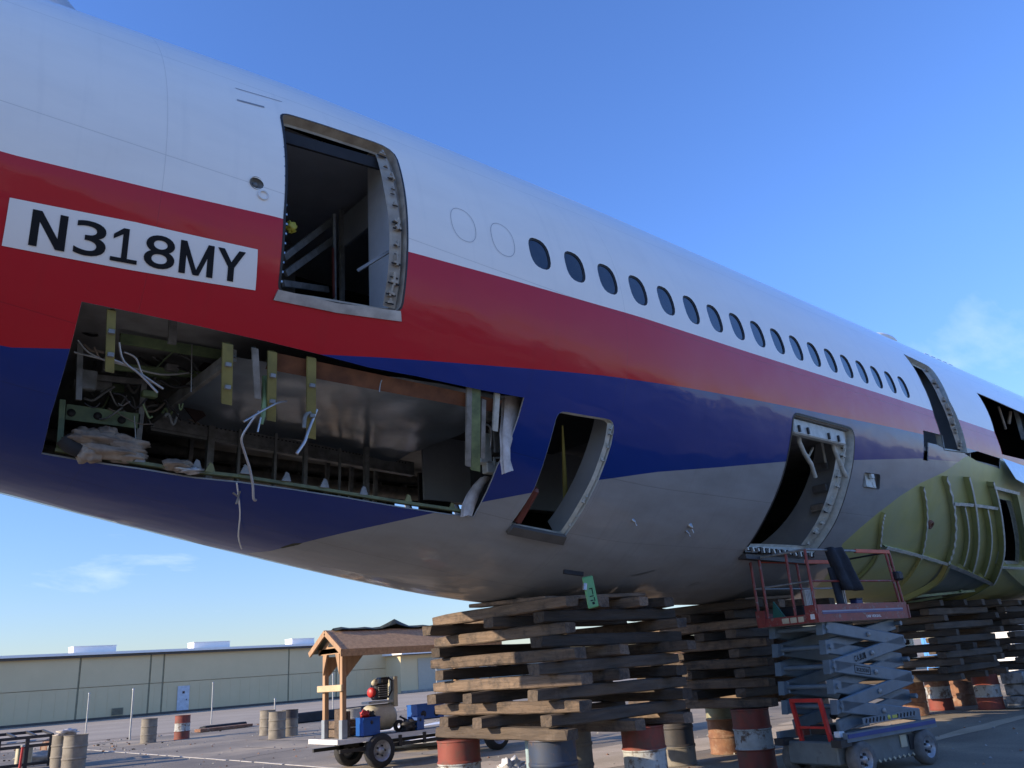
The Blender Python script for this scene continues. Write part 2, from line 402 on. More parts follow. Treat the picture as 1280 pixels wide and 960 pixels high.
def rnd(poly, r, seg=4):
    """round the corners of a polygon"""
    out = []; n = len(poly); rr = r if isinstance(r, (list, tuple)) else [r] * n
    for i in range(n):
        p = Vector(poly[i - 1]); q = Vector(poly[i]); s = Vector(poly[(i + 1) % n]); r_ = rr[i]
        if r_ <= 0: out.append(tuple(q)); continue
        a = q + (p - q).normalized() * r_; b = q + (s - q).normalized() * r_
        for k in range(seg + 1):
            t = k / seg; m_ = a * (1 - t) ** 2 + q * 2 * t * (1 - t) + b * t * t; out.append((m_.x, m_.y))
    return out


def W(x, th): return (x, th * 0.0541)          # flat pattern: metres along, metres round (3.1 m radius)


def HP(pts, near=True): return [W(*hull(*p, near)) for p in pts]


def sheet(pts2, cons, closed_flags, inside, mats_of, off, name, mats, parent, uv=True, flip=False, smoothn=True):
    """triangulate a flat pattern with constraint lines and roll it on to the hull"""
    V = []; E = []
    for poly, cl in zip(cons, closed_flags):
        b = len(V); V += [Vector(p) for p in poly]; n = len(poly)
        E += [(b + i, b + (i + 1) % n) for i in range(n if cl else n - 1)]
    seg = np.array([[V[a].x, V[a].y, V[b].x, V[b].y] for a, b in E]) if E else np.zeros((0, 4))
    for p in pts2:
        if len(seg):
            d = seg[:, 2:] - seg[:, :2]; t = ((p[0] - seg[:, 0]) * d[:, 0] + (p[1] - seg[:, 1]) * d[:, 1]) / np.maximum((d ** 2).sum(1), 1e-9)
            t = np.clip(t, 0, 1); q = seg[:, :2] + d * t[:, None]
            if ((q - np.array(p)) ** 2).sum(1).min() < .0016: continue
        V.append(Vector(p))
    ov, oe, of, *_ = delaunay_2d_cdt(V, E, [], 0, 1e-5)
    F = []; MI = []
    for f in of:
        cx = sum(ov[i].x for i in f) / 3; cy = sum(ov[i].y for i in f) / 3
        if abs((ov[f[1]].x-ov[f[0]].x)*(ov[f[2]].y-ov[f[0]].y)-(ov[f[2]].x-ov[f[0]].x)*(ov[f[1]].y-ov[f[0]].y)) < 1e-7: continue
        if not inside((cx, cy)): continue
        F.append(tuple(reversed(f)) if flip else tuple(f)); MI.append(mats_of((cx, cy)))
    P = [S(v.x, v.y / 0.0541, off(v.x, v.y) if callable(off) else off) for v in ov]
    me = bpy.data.meshes.new(name); me.from_pydata([tuple(p) for p in P], [], F)
    for m in mats: me.materials.append(m)
    me.polygons.foreach_set('material_index', MI); me.polygons.foreach_set('use_smooth', [True] * len(F))
    u = me.uv_layers.new(name='hull')
    lv = np.zeros(len(me.loops), dtype=np.int32); me.loops.foreach_get('vertex_index', lv)
    arr = np.array([[v.x, v.y] for v in ov]); u.data.foreach_set('uv', arr[lv].ravel())
    if smoothn:
        ns = []
        for v in ov:
            th = v.y / 0.0541; o_ = (lambda a, b: off(a, b)) if callable(off) else (lambda a, b: off)
            e = .02; px_ = S(v.x + e, th, o_(v.x + e, v.y)) - S(v.x - e, th, o_(v.x - e, v.y))
            pt = S(v.x, th + .4, o_(v.x, v.y + .0216)) - S(v.x, th - .4, o_(v.x, v.y - .0216))
            n_ = pt.cross(px_).normalized(); r_, zc_ = prof(v.x); rad = Vector((0, -cos(radians(th)), sin(radians(th))))
            if n_.dot(rad) < 0: n_ = -n_
            ns.append(-n_ if flip else n_)
        me.normals_split_custom_set_from_vertices([tuple(n) for n in ns])
    me.update()
    o = bpy.data.objects.new(name, me); COL.objects.link(o)
    if parent: o.parent = parent
    return o, ov, F


def patch(poly, name, m, parent, off=.004, grid=.15, thick=0.0):
    """a thin plate lying on the hull"""
    poly = dens(poly, True, grid); xs = [p[0] for p in poly]; ys = [p[1] for p in poly]; G = []
    x = min(xs) + grid / 2
    while x < max(xs):
        y = min(ys) + grid / 2
        while y < max(ys):
            if inpoly((x, y), poly): G.append((x, y))
            y += grid
        x += grid
    o, ov, F = sheet(G, [poly], [True], lambda c: inpoly(c, poly), lambda c: 0, off, name, [m], parent)
    if thick:
        mb = rim_mb(poly, off, off - thick if not callable(off) else (lambda a, b: off(a, b) - thick)); rim = mb.build(name + '_edge', m, parent)
        rim.parent = o
    return o


def rim_mb(poly, o1, o2, mb=None, mi=0):
    mb = mb or MB(); n = len(poly); g = lambda o_, p: o_(*p) if callable(o_) else o_
    A = [S(p[0], p[1] / .0541, g(o1, p)) for p in poly]; B = [S(p[0], p[1] / .0541, g(o2, p)) for p in poly]
    mb.add(A + B, [(i, (i + 1) % n, n + (i + 1) % n, n + i) for i in range(n)], mi, True); return mb


plane = empty('airliner', (0, 0, 0), 0, 'stripped white, red and blue airliner fuselage propped on timber cribs', 'airplane')

# ---- openings, most of them traced as survey points on the hull
DOOR4 = rnd(HP([(351, 141), (490, 186), (508, 290), (500, 391), (349, 366), (357, 270)]), [.12, .22, 0, .12, .1, 0])
AFTHOLE = HP([(102, 377), (175, 392), (250, 408), (330, 426), (400, 443), (460, 459), (520, 470), (600, 487), (655, 497),
              (648, 522), (640, 545), (622, 582), (592, 646), (560, 643), (500, 634), (430, 622), (365, 612), (300, 603), (240, 597), (180, 587), (110, 577), (52, 567), (63, 520), (75, 480)])
BULK = rnd(HP([(697, 513), (769, 525), (764, 555), (748, 600), (704, 673), (634, 660), (668, 610), (685, 560)]), [.12, .14, 0, 0, .05, .1, 0, 0])
CARGO = rnd(HP([(992, 517), (1067, 537), (1066, 575), (1058, 612), (1042, 655), (1016, 692), (930, 690), (958, 645), (978, 598), (988, 555)]), [.12, .16, 0, 0, 0, .05, .03, 0, 0, 0])
DOOR3 = rnd(HP([(1130, 443), (1163, 459), (1186, 500), (1209, 566), (1180, 562), (1168, 520), (1153, 480)]), [.03, .2, 0, .03, .03, 0, 0])
BIGOP = HP([(1221, 491), (1235, 497), (1282, 518), (1282, 575), (1253, 568), (1243, 540), (1238, 523)])
STRIP = HP([(1154, 538), (1178, 544), (1181, 561), (1172, 556), (1160, 553), (1160, 576), (1154, 575)])
STRIP2 = HP([(1206, 567), (1222, 564), (1250, 573), (1250, 586), (1222, 577)])
BAYOP = HP([(1244, 622), (1262, 626), (1272, 704), (1244, 704), (1250, 670)])
BAYOP2 = HP([(1280, 628), (1300, 634), (1304, 715), (1284, 708)])
VALVE = rnd(HP([(1080, 590), (1100, 593), (1099, 612), (1078, 609)]), .05)
FARA = HP([(493, 625), (524, 629), (524, 642), (493, 637)], False)
FARC = [W(4.2, -148), W(9.6, -148), W(9.6, -122), W(4.2, -122)]  # added opening, unseen, lets light on to the hold ceiling
FARB = HP([(556, 627), (585, 630), (585, 648), (556, 645)], False)
RXH = W(*hull(321, 229))
ROUND = [(RXH[0] + .065 * cos(a * pi / 6), RXH[1] + .065 * sin(a * pi / 6)) for a in range(12)]

WINPX = [(676, 323), (718, 337), (758, 350), (795, 362), (829, 374), (861, 385), (891, 395), (919, 405), (945, 415), (969, 424), (992, 433), (1015, 441), (1037, 449), (1057, 456), (1077, 463), (1095, 471), (1113, 478), (1130, 484)]
wa = [hull(*p) for p in WINPX]; wx0 = wa[0][0]; wth = sum(a[1] for a in wa) / 18
pitch_ = (wa[-1][0] - wa[0][0]) / 17
WINS = [W(wx0 + i * pitch_, wth) for i in range(18)]
PLUGS = [W(wx0 - (2.02 - .97 * k), wth) for k in range(2)]
PLUGS = [W(hull(581, 293)[0], wth), W(hull(630, 308)[0], wth)]


def oval(c, a, b, n=20, e=2.6):
    out = []
    for k in range(n):
        t = 2 * pi * k / n; cx, sx_ = cos(t), sin(t)
        out.append((c[0] + a * math.copysign(abs(cx) ** (2 / e), cx), c[1] + b * math.copysign(abs(sx_) ** (2 / e), sx_)))
    return out


WA, WB = .150, .222
WHOLES = [oval(c, WA, WB) for c in WINS]

# ---- paint boundaries along the near side (theta against x)
def curve(pts, pre=(), post=()):
    q = []
    for (a, b), (e, f) in zip(pts[:-1], pts[1:]):
        k = max(1, int((e - a) / 14)); q += [(a + (e - a) * i / k, b + (f - b) * i / k) for i in range(k)]
    c = list(pre) + [hull(*p) for p in q + [pts[-1]]] + list(post); c.sort(); return c


RW = curve([(2, 190), (200, 238), (345, 271), (520, 317), (640, 350), (800, 396), (935, 440), (1100, 492), (1168, 514)], [(-12, -17)], [(19, 2.5), (24, 2.2), (36, 2.2)])
RB = curve([(2, 434), (86, 436), (240, 438), (400, 443), (480, 447), (550, 452), (700, 464), (760, 470), (850, 483), (950, 501), (1050, 521), (1100, 531), (1150, 542)], [(-12, -60)], [(20, -8.3), (36, -8)])
BG = curve([(332, 690), (420, 668), (525, 645), (600, 628), (680, 613), (750, 600), (820, 590), (900, 584), (980, 577), (1070, 575), (1150, 573)], [(-12, -170), (3.5, -104)], [(18, -12.5), (36, -11)])
lerp = lambda c, x: float(np.interp(x, [p[0] for p in c], [p[1] for p in c]))
GREENP = HP([(1053, 680), (1075, 660), (1099, 640), (1125, 620), (1150, 604), (1180, 590), (1205, 572)]) + [W(17.6, -9.6), W(19.2, -8.9), W(19.45, -9), W(20.6, -12), W(36, -12), W(36, -88), W(15.6, -88), W(14.2, -70)]
GREYTRI = HP([(1180, 702), (1237, 725), (1205, 742), (1160, 752), (1125, 748), (1160, 728)])

xs = list(np.arange(-9.5, 27.01, .3)) + [28, 29.5, 31, 32.5, 34]
grid = []
for i, x in enumerate(xs):
    th = -180
    while th <= 180.01:
        near = -100 < th < 75
        if near or round(th) % 8 == 0 or th in (-180, 180): grid.append((x, th * .0541 + (0.02 if (i % 2 and -176 < th < 176) else 0)))
        th += 4
HOLES = [DOOR4, AFTHOLE, BULK, CARGO, DOOR3, BIGOP, STRIP, STRIP2, BAYOP, BAYOP2, VALVE, FARA, FARB, FARC, ROUND] + WHOLES
HB = [(min(p[0] for p in h), max(p[0] for p in h), min(p[1] for p in h), max(p[1] for p in h)) for h in HOLES]
cons = [dens(h, True, .15) for h in HOLES]; flags = [True] * len(cons)
for c in (RW, RB, BG):
    line = [W(x, lerp(c, x)) for x in np.arange(-9.4, 33.9, .25)]
    line = [p for p in line if p[1] > -9.5]
    cons.append(line); flags.append(False)
cons.append(dens(GREENP, True, .3)); flags.append(True)
cons.append(dens(GREYTRI, True, .3)); flags.append(True)


def solid(c):
    for h, b in zip(HOLES, HB):
        if b[0] <= c[0] <= b[1] and b[2] <= c[1] <= b[3] and inpoly(c, h): return False
    return -9.4 < c[0] < 33.9


def colour(c):
    x = c[0]; th = c[1] / .0541
    if inpoly(c, GREYTRI): return 5
    if inpoly(c, GREENP): return 4
    if th > 90: th = 180 - th
    if th < -90: th = -180 - th
    if th > lerp(RW, x): return 0
    if th > lerp(RB, x): return 1
    if th > lerp(BG, x): return 2
    return 3


seam_red = W(*hull(250, 262))[1]; seam_red2 = W(*hull(900, 435))[1]
seams = [(seam_red2, .005), (W(*hull(460, 163))[1], .006), (W(*hull(400, 128))[1], .005), (W(*hull(880, 618))[1], .006), (-2.9, .005), (-4.1, .006)]
P_WHITE = paint('white aircraft paint', (.91, .875, .80), dirt=.13, seams=seams, dirtc=(.44, .45, .46), wave=.05)
P_RED = paint('red aircraft paint', (.50, .012, .024), dirt=.05, seams=seams, dirtc=(.2, .03, .03), wave=.07)
P_BLUE = paint('blue aircraft paint', (.006, .030, .205), dirt=.05, seams=seams, dirtc=(.02, .02, .06), wave=.07)
P_GREY = paint('grey belly paint', (.29, .31, .335), dirt=.42, seams=seams, dirtc=(.15, .15, .15), wave=.09, coatw=.4)
P_GTRI = mat('grey green panel', (.17, .20, .20), (.12, .15, .14), rough=.5, scale=3)
skin_o, ov, SF = sheet(grid, cons, flags, solid, colour, 0.0, 'fuselage_skin', [P_WHITE, P_RED, P_BLUE, P_GREY, M_GREEN, P_GTRI], plane)
# inner face of the skin, 6 mm in, primed green
inner_o, _, _ = sheet(grid, [c for c in cons[:len(HOLES)]], [True] * len(HOLES), solid, lambda c: 0, -.012, 'inner_skin', [mat('dark green primer', (.05, .06, .035), (.03, .033, .025), rough=.8)], plane, flip=True)  # dark green primer, slightly mottled

# ---- windows
M_PANE = mat('cabin window pane', (.016, .026, .045), (.035, .045, .06), rough=.15, coat=.45, cro=.03, spec=.4, scale=3.5, rand=.7)
for i, c in enumerate(WINS):
    pane = patch(oval(c, WA - .018, WB - .018), 'window', M_PANE, plane, off=-.022, grid=.12)
    f = MB(); o1 = oval(c, WA, WB); o2 = oval(c, WA - .02, WB - .02); n = len(o1)
    rim_mb(o1, .0, -.03, f)
    A = [S(p[0], p[1] / .0541, -.008) for p in o1]; B = [S(p[0], p[1] / .0541, -.016) for p in o2]
    f.add(A + B, [(k, (k + 1) % n, n + (k + 1) % n, n + k) for k in range(n)], 0, True)
    fr = f.build('window_frame', M_SEAL); fr.parent = pane
for c in PLUGS:
    ring = MB(); o1 = oval(c, .158, .235, 28, 2.3); o2 = oval(c, .152, .229, 28, 2.3); n = 28
    A = [S(p[0], p[1] / .0541, .003) for p in o1]; B = [S(p[0], p[1] / .0541, .003) for p in o2]
    ring.add(A + B, [(k, (k + 1) % n, n + (k + 1) % n, n + k) for k in range(n)], 0, True)
    g = ring.build('window_plug_joint', mat('joint sealant', (.42, .43, .45), rough=.6), plane)

# ---- registration placard, lettering "N318MY"
PLP = HP([(12, 247), (170, 278), (322, 312), (319, 363), (160, 337), (2, 307)])
placard = patch(PLP, 'registration_placard', M_PLACARD, plane, off=.005, grid=.12)
BL = hull(3, 307); TL = hull(12, 247); BR = hull(319, 363); TR = hull(322, 312)


def glyph_tris(ch, bold=.035):
    cu = bpy.data.curves.new('g', 'FONT'); cu.body = ch; cu.size = 1.0; cu.offset = bold; cu.resolution_u = 5
    ob = bpy.data.objects.new('g', cu); COL.objects.link(ob); bpy.context.view_layer.update()
    me = ob.evaluated_get(bpy.context.evaluated_depsgraph_get()).to_mesh()
    V = [(v.co.x, v.co.y) for v in me.vertices]; F = [tuple(p.vertices) for p in me.polygons]
    bpy.data.objects.remove(ob); bpy.data.curves.remove(cu); return V, F


def bary(u, v):
    """placard coordinates -> hull station and angle, following its slight slope"""
    x = (BL[0] + (BR[0] - BL[0]) * u) * (1 - v) + (TL[0] + (TR[0] - TL[0]) * u) * v
    th = (BL[1] + (BR[1] - BL[1]) * u) * (1 - v) + (TL[1] + (TR[1] - TL[1]) * u) * v
    return x, th


STROKE = {
    'N': [[(0, 0), (.23, 0), (.23, 1), (0, 1)], [(.26, 1), (.0, 1), (.74, 0), (1, 0)], [(.77, 0), (1, 0), (1, 1), (.77, 1)]],
    '1': [[(.40, .12), (.62, .12), (.62, 1), (.40, 1)], [(.40, 1), (.05, .78), (.05, .64), (.40, .82)], [(0, 0), (1, 0), (1, .12), (0, .12)]],
    'M': [[(0, 0), (.19, 0), (.19, 1), (0, 1)], [(.81, 0), (1, 0), (1, 1), (.81, 1)], [(.18, 1), (.02, 1), (.41, 0), (.58, 0), (.50, .16)], [(.82, 1), (.98, 1), (.585, 0), (.42, 0), (.50, .16)]],
    'Y': [[(.39, 0), (.61, 0), (.61, .44), (.39, .44)], [(.39, .44), (.61, .44), (.24, 1), (0, 1)], [(.39, .4401), (.61, .4401), (1, 1), (.76, 1)]]}
slots = [(.085, .215), (.245, .365), (.385, .49), (.515, .64), (.66, .805), (.82, .945)]
for ch, (u0, u1) in zip('N318MY', slots):
    if ch in STROKE:
        V, F = [], []
        for k, pl in enumerate(STROKE[ch]): F.append(tuple(range(len(V), len(V) + len(pl)))); V += pl
        lay = [k * .0006 for k, pl in enumerate(STROKE[ch]) for _ in pl]
    else:
        V, F = glyph_tris(ch, .006); lay = [0] * len(V)
    x0 = min(v[0] for v in V); x1 = max(v[0] for v in V); y0 = min(v[1] for v in V); y1 = max(v[1] for v in V)
    g = MB(); P3 = []
    for (a, b), l_ in zip(V, lay):
        x, th = bary(u0 + (u1 - u0) * (a - x0) / (x1 - x0), .115 + .75 * (b - y0) / (y1 - y0)); P3.append(S(x, th, .0105 + l_))
    for f in F: g.add([P3[i] for i in f], [tuple(range(len(f)))])
    lo = g.build('letter', M_BLACKTXT); lo.parent = placard

# ---- rims of the openings: cut metal edge
for h in (AFTHOLE, BIGOP, STRIP, STRIP2): rim_mb(dens(h, True, .15), .004, -.014).build('cut_metal_edge', mat('raw cut edge', (.6, .61, .62), rough=.4, metal=.5), plane)


def lining(poly, name, m, d0=0.0, d1=-.12, flange=.05, sub=None):
    """frame of a doorway: reveal going in, then a flange into the opening"""
    p = dens(poly, True, .1); mb = MB(); rim_mb(p, d0, d1, mb)
    cx = sum(q[0] for q in p) / len(p); cy = sum(q[1] for q in p) / len(p)
    q2 = []
    for q in p:
        v = Vector((cx - q[0], cy - q[1])); v.normalize(); q2.append((q[0] + v.x * flange, q[1] + v.y * flange))
    n = len(p); A = [S(a[0], a[1] / .0541, d1) for a in p]; B = [S(a[0], a[1] / .0541, d1 - .01) for a in q2]
    mb.add(A + B, [(k, (k + 1) % n, n + (k + 1) % n, n + k) for k in range(n)], 0, True)
    return mb.build(name, m, plane)


lining(DOOR4, 'doorway_frame', M_BEIGE, .003, -.10, .04)
lining(BULK, 'doorway_frame', M_PALE, .003, -.07, .03)
lining(CARGO, 'doorway_frame', M_PALE, .003, -.13, .05)
lining(DOOR3, 'doorway_frame', M_PALE, .003, -.10, .05)
lining(VALVE, 'vent_recess', M_ALU, .006, -.06, .02)
lining(BAYOP, 'bay_frame', M_PALE, .02, -.06, .02)


def trim(poly, w, name, m, off=.006):
    """black seal line round an opening"""
    p = dens(poly, True, .1); n = len(p); q2 = []
    for i in range(n):
        a, b = Vector(p[i - 1]), Vector(p[(i + 1) % n]); d = (b - a).normalized(); nn = Vector((d.y, -d.x))
        q = Vector(p[i]) + nn * w
        if inpoly((q.x, q.y), p): q = Vector(p[i]) - nn * w
        q2.append((q.x, q.y))
    mb = MB(); A = [S(a[0], a[1] / .0541, off) for a in p]; B = [S(a[0], a[1] / .0541, off * .5) for a in q2]
    mb.add(A + B, [(k, (k + 1) % n, n + (k + 1) % n, n + k) for k in range(n)], 0, True)
    return mb.build(name, m, plane)


trim(DOOR4, .022, 'door_seal', M_SEAL); trim(CARGO, .03, 'door_seal', M_SEAL); trim(DOOR3, .015, 'door_seal', M_SEAL)

# door sill plates and door fittings
patch(HP([(347, 362), (420, 379), (500, 389), (501, 402), (420, 391), (341, 375)]), 'sill_plate', M_ALU, plane, off=.016, grid=.1, thick=.016)
patch(HP([(640, 655), (706, 668), (702, 678), (632, 664)]), 'sill_plate', mat('dull dark plate', (.10, .10, .10), rough=.6), plane, off=.05, grid=.1, thick=.05)
sl_ = MB()
for (a, b) in [((926, 694), (1015, 702))]:
    A, B = hull(*a), hull(*b); sl_.beam(S(A[0], A[1], .03), S(B[0], B[1], .03), .14, .07)
sl_.build('sill_plate', mat('dark sill', (.05, .05, .055), rough=.6), plane)
rl = MB(); random.seed(3)
for k in range(26):
    t = (k + .5) / 26; a = hull(928 + 86 * t, 688 + 8 * t); rl.box(S(a[0], a[1] + 1.0, .02), (.035, .06, random.uniform(.03, .09)), Matrix.Rotation(random.uniform(-.5, .5), 3, 'Y'), k % 2)
rl.build('sill_rollers', [M_GALV, M_SEAL], plane)['kind'] = 'stuff'


def fittings(pts, name, m, off=-.06, n=14, sz=.05, seed=1, kids=True, width=.10, inward=(-.06, 0)):
    """ladder of latch brackets up the inside of a doorway frame"""
    random.seed(seed); P = [hull(*p) for p in pts]; L = len(P) - 1
    base = MB(); A = []; B = []
    for i in range(30):
        t = i / 29 * L; k = min(int(t), L - 1); f = t - k
        x = P[k][0] * (1 - f) + P[k + 1][0] * f; th = P[k][1] * (1 - f) + P[k + 1][1] * f
        A.append(S(x - .01, th, off)); B.append(S(x - width, th, off - .02))
    base.add(A + B, [(i, i + 1, 31 + i, 30 + i) for i in range(29)], 0, True)
    bo = base.build(name, m, plane)
    for i in range(n):
        t = (i + .5 + random.uniform(-.38, .38)) / n * L; k = min(int(t), L - 1); f = t - k
        x = P[k][0] * (1 - f) + P[k + 1][0] * f - width * random.uniform(.35, .7); th = P[k][1] * (1 - f) + P[k + 1][1] * f
        fm = MB(); s_ = sz * random.uniform(.45, 1.15); kind = random.random(); R_ = Matrix.Rotation(-radians(th), 3, 'X') @ Matrix.Rotation(random.uniform(-.3, .3), 3, 'Y')
        c = S(x, th, off + .02)
        fm.box(c, (s_ * 1.3, s_ * .8, s_ * .45), R_, 0); fm.box(c + Vector((random.uniform(-.01, .02), 0, s_ * .5)), (s_ * .4, s_ * .9, s_ * (.9 if kind < .5 else 2.2)), R_, 0)
        fm.tube([c + Vector((-s_, 0, -s_ * .3)), c + Vector((s_, 0, -s_ * .3))], s_ * .16, 6, 1)
        fo = fm.build('latch_fitting', [m, M_SEAL]); fo.parent = bo
    return bo


fittings([(487, 192), (498, 235), (506, 290), (504, 345), (498, 386)], 'door_jamb', M_BEIGE, off=-.05, n=15, sz=.055, width=.13)
fittings([(1064, 540), (1064, 575), (1056, 612), (1040, 655), (1018, 688)], 'door_jamb', M_PALE, off=-.10, n=11, sz=.075, seed=2, width=.26)
fittings([(1160, 460), (1184, 500), (1198, 535), (1207, 562)], 'door_jamb', M_BEIGE, off=-.05, n=11, sz=.07, seed=4, width=.20)
fittings([(767, 530), (763, 555), (748, 598), (728, 636), (706, 670)], 'door_jamb', M_PALE, off=-.02, n=9, sz=.03, seed=5, width=.06)

def bulk(x, zlo, zhi, yfar, name, m, t=.03, gap=.05):
    """wall across the hull, its near edge following the skin"""
    r, zc = prof(x); P = []
    for k in range(13):
        z = zlo + (zhi - zlo) * k / 12; P.append((x, -sqrt(max((r - gap) ** 2 - (z - HA - zc) ** 2, .001)), z))
    P = [(x, yfar, zlo)] + P + [(x, yfar, zhi)]
    return MB().prism(P, (t, 0, 0)).build(name, m, plane)


# ---- cargo doorway: header and actuator arms
hd = MB(); a, b = hull(996, 521), hull(1060, 538)
hd.beam(S(a[0], a[1] - 2.6, -.10), S(b[0], b[1] - 2.6, -.10), .12, .24, bev=.02); ho = hd.build('door_header', M_PALE, plane)
for px in (1001, 1012, 1038, 1050):
    m_ = MB(); q = hull(px, 526 + (px - 1001) * .27); m_.box(S(q[0], q[1] - 2.2, -.03), (.035, .06, .10)); m_.build('header_bracket', M_SEAL, ho).parent = ho


def arm(path, r, name, m, y0, y1):
    n = len(path); pts = [onp(p[0], p[1], 1, y0 + (y1 - y0) * i / (n - 1)) for i, p in enumerate(path)]
    mb = MB(); mb.tube(pts, r, 8); return mb.build(name, m, plane)


arm([(998, 530), (999, 552), (1005, 566), (1014, 580), (1019, 596)], .035, 'actuator_arm', M_PALE, -2.85, -2.55)
arm([(1039, 542), (1043, 562), (1048, 574), (1055, 590), (1063, 603)], .035, 'actuator_arm', M_PALE, -2.85, -2.7)
arm([(1026, 548), (1029, 562), (1032, 578)], .022, 'support_rod', M_PALE, -2.6, -2.5)
arm([(1016, 560), (1011, 570), (1008, 568)], .02, 'support_rod', M_PALE, -2.6, -2.6)
def ringwall(x, t0, t1, depth, name, m, t=.03, gap=.04):
    P = [S(x, t0 + (t1 - t0) * k / 14, -gap) for k in range(15)] + [S(x, t1 - (t1 - t0) * k / 14, -gap - depth) for k in range(15)]
    return MB().prism(P, (t, 0, 0)).build(name, m, plane)


ringwall(12.95, -74, -13, .75, 'hold_partition', M_PANEL)
ringwall(24.4, -180, 0, 3.0, 'hull_end_cap', M_DARK); ringwall(24.4, 0, 180, 3.0, 'hull_end_cap', M_DARK)  # added dark disc, blocks the sky at the open hull end
for (z, yy) in [(4.2, -2.2), (3.9, -2.1), (4.55, -2.3)]:
    q = MB(); q.box((12.82, yy, z), (.05, .25, .12), bev=.01); q.build('junction_box', M_ALU, plane)

# ---- valve inside its recess
vb = MB(); vv = hull(1089, 601); vb.box(S(vv[0], vv[1], -.05), (.34, .06, .26)); vb.box(S(vv[0] - .02, vv[1] + 1.4, .0), (.10, .05, .07)); vb.box(S(vv[0] + .1, vv[1] - 1.2, .0), (.08, .05, .07))
vb.build('relief_valve', M_PALE, plane)
for (px, py, d) in [(791, 650, .028), (862, 657, .045), (858, 664, .025)]:
    q = hull(px, py); mb = MB(); c = S(q[0], q[1], .0); nrm = (S(q[0], q[1], 1) - c).normalized()
    mb.lathe(c, nrm, [(0, d * .9), (.03, d * .6), (.06, d * .3), (.062, 0.001)], 10); mb.tube([c + nrm * .03, c + nrm * .05 + Vector((.02, 0, -d * 1.6))], .008, 5)
    mb.build('drain_fitting', M_ALU, plane)
# round port and the white ring by the rear door
q = MB(); c = S(RXH[0], RXH[1] / .0541, -.04); nrm = (S(RXH[0], RXH[1] / .0541, 1) - c).normalized()
q.lathe(c, nrm, [(0, .001), (0, .045), (.03, .066), (.045, .066)], 16); q.lathe(c, nrm, [(.0, .03), (.02, .02), (.021, .001)], 10); q.build('service_port', M_STRUT, plane)
q = MB(); w = hull(329, 244); c = S(w[0], w[1], .0); nrm = (S(w[0], w[1], 1) - c).normalized()
q.lathe(c, nrm, [(.0, .052), (.012, .05), (.012, .036), (.0, .034)], 18); q.build('port_ring', M_WHITE, plane)
# seam strips over the rear door
for (a, b, h) in [((294, 110), (352, 127), .012), ((296, 124), (330, 133), .03)]:
    A, B = W(*hull(*a)), W(*hull(*b)); patch([(A[0], A[1]), (B[0], B[1]), (B[0], B[1] - h), (A[0], A[1] - h)], 'scuffed_strip', mat('scuff grey', (.33, .35, .38), rough=.7), plane, off=.003, grid=.2)

# ---- interior: deck, ceiling, frames
mb = MB(); A = []
for x in [.2, 1, 2, 3, 4, 5, 6, 7, 8, 9, 12, 25]:
    r, zc = prof(x); hw = sqrt(max((r - .06) ** 2 - (5.06 - HA - zc) ** 2, .2)); A.append((x, hw))
V = [(x, s_ * w, z) for (x, w) in A for s_ in (-1, 1) for z in (4.98, 5.06)]
mb.add(V, [f for i in range(len(A) - 1) for f in [(i * 4, i * 4 + 4, i * 4 + 6, i * 4 + 2), (i * 4 + 1, i * 4 + 3, i * 4 + 7, i * 4 + 5), (i * 4, i * 4 + 1, i * 4 + 5, i * 4 + 4), (i * 4 + 2, i * 4 + 6, i * 4 + 7, i * 4 + 3)]])
mb.build('cabin_deck', mat('cabin deck', (.30, .31, .32), (.2, .2, .2), rough=.7), plane)
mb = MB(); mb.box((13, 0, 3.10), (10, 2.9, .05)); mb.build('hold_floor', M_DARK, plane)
for k in range(18):
    x = 1.55 + k * .533
    if x > 10.4: break
    mb = MB(); A = []; seg = 26
    for j in range(seg + 1):
        th = -180 + j * (150 / seg) if True else 0
        A.append(th)
    r = MB()
    for j in range(seg):
        t0, t1 = -205 + j * 118 / seg, -205 + (j + 1) * 118 / seg
        P = [S(x, t0, -.02), S(x, t1, -.02), S(x, t1, -.16), S(x, t0, -.16)]
        r.prism(P, (.035, 0, 0))
    r.build('hull_frame', M_GREEN2 if k < 4 else M_STRUT, plane)
# liner (ceiling of the aft hold) with its far rail and posts
lz = 4.62
P0, P1, P2, P3 = onp(305, 447, 2, lz + .05), onp(200, 516, 2, lz), onp(470, 570, 2, lz), onp(640, 600, 2, lz)
mb = MB(); nx, ny = 26, 14; V = []
for j in range(ny + 1):
    for i in range(nx + 1):
        u, v = i / nx, j / ny
        x = 2.78 + (6.25 - 2.78) * u; yn = -2.02 - .5 * u; yf = .04 + .55 * u
        y = yn + (yf - yn) * v; z = lz + .018 * noise.noise(Vector((x * 2.2, y * 3, 0))) * (1 + 2 * u) - .02 * sin(u * 9)
        V.append((x, y, z))
mb.add(V, [(j * (nx + 1) + i, (j + 1) * (nx + 1) + i, (j + 1) * (nx + 1) + i + 1, j * (nx + 1) + i + 1) for j in range(ny) for i in range(nx)], 0, True)
mb.build('cargo_liner', M_LINER, plane)
rail = MB(); a = Vector((2.75, .02, lz - .07)); b = Vector((6.6, .62, lz - .07)); rail.beam(a, b, .05, .16); rail.beam(a + Vector((0, .02, -.10)), b + Vector((0, .02, -.10)), .09, .03)
ro = rail.build('liner_rail', M_STRUT, plane)
ph = MB()
for k in range(60):
    p = a + (b - a) * ((k + 8) / 70) + Vector((0, -.0285, .045)); ph.box(p, (.022, .006, .014))
ph.build('rail_holes', M_SEAL, ro)
ed = MB(); ed.beam((2.75, .03, lz - .05), (2.82, -2.0, lz + .02), .05, .12); ed.build('liner_edge_beam', M_STRUT, plane)
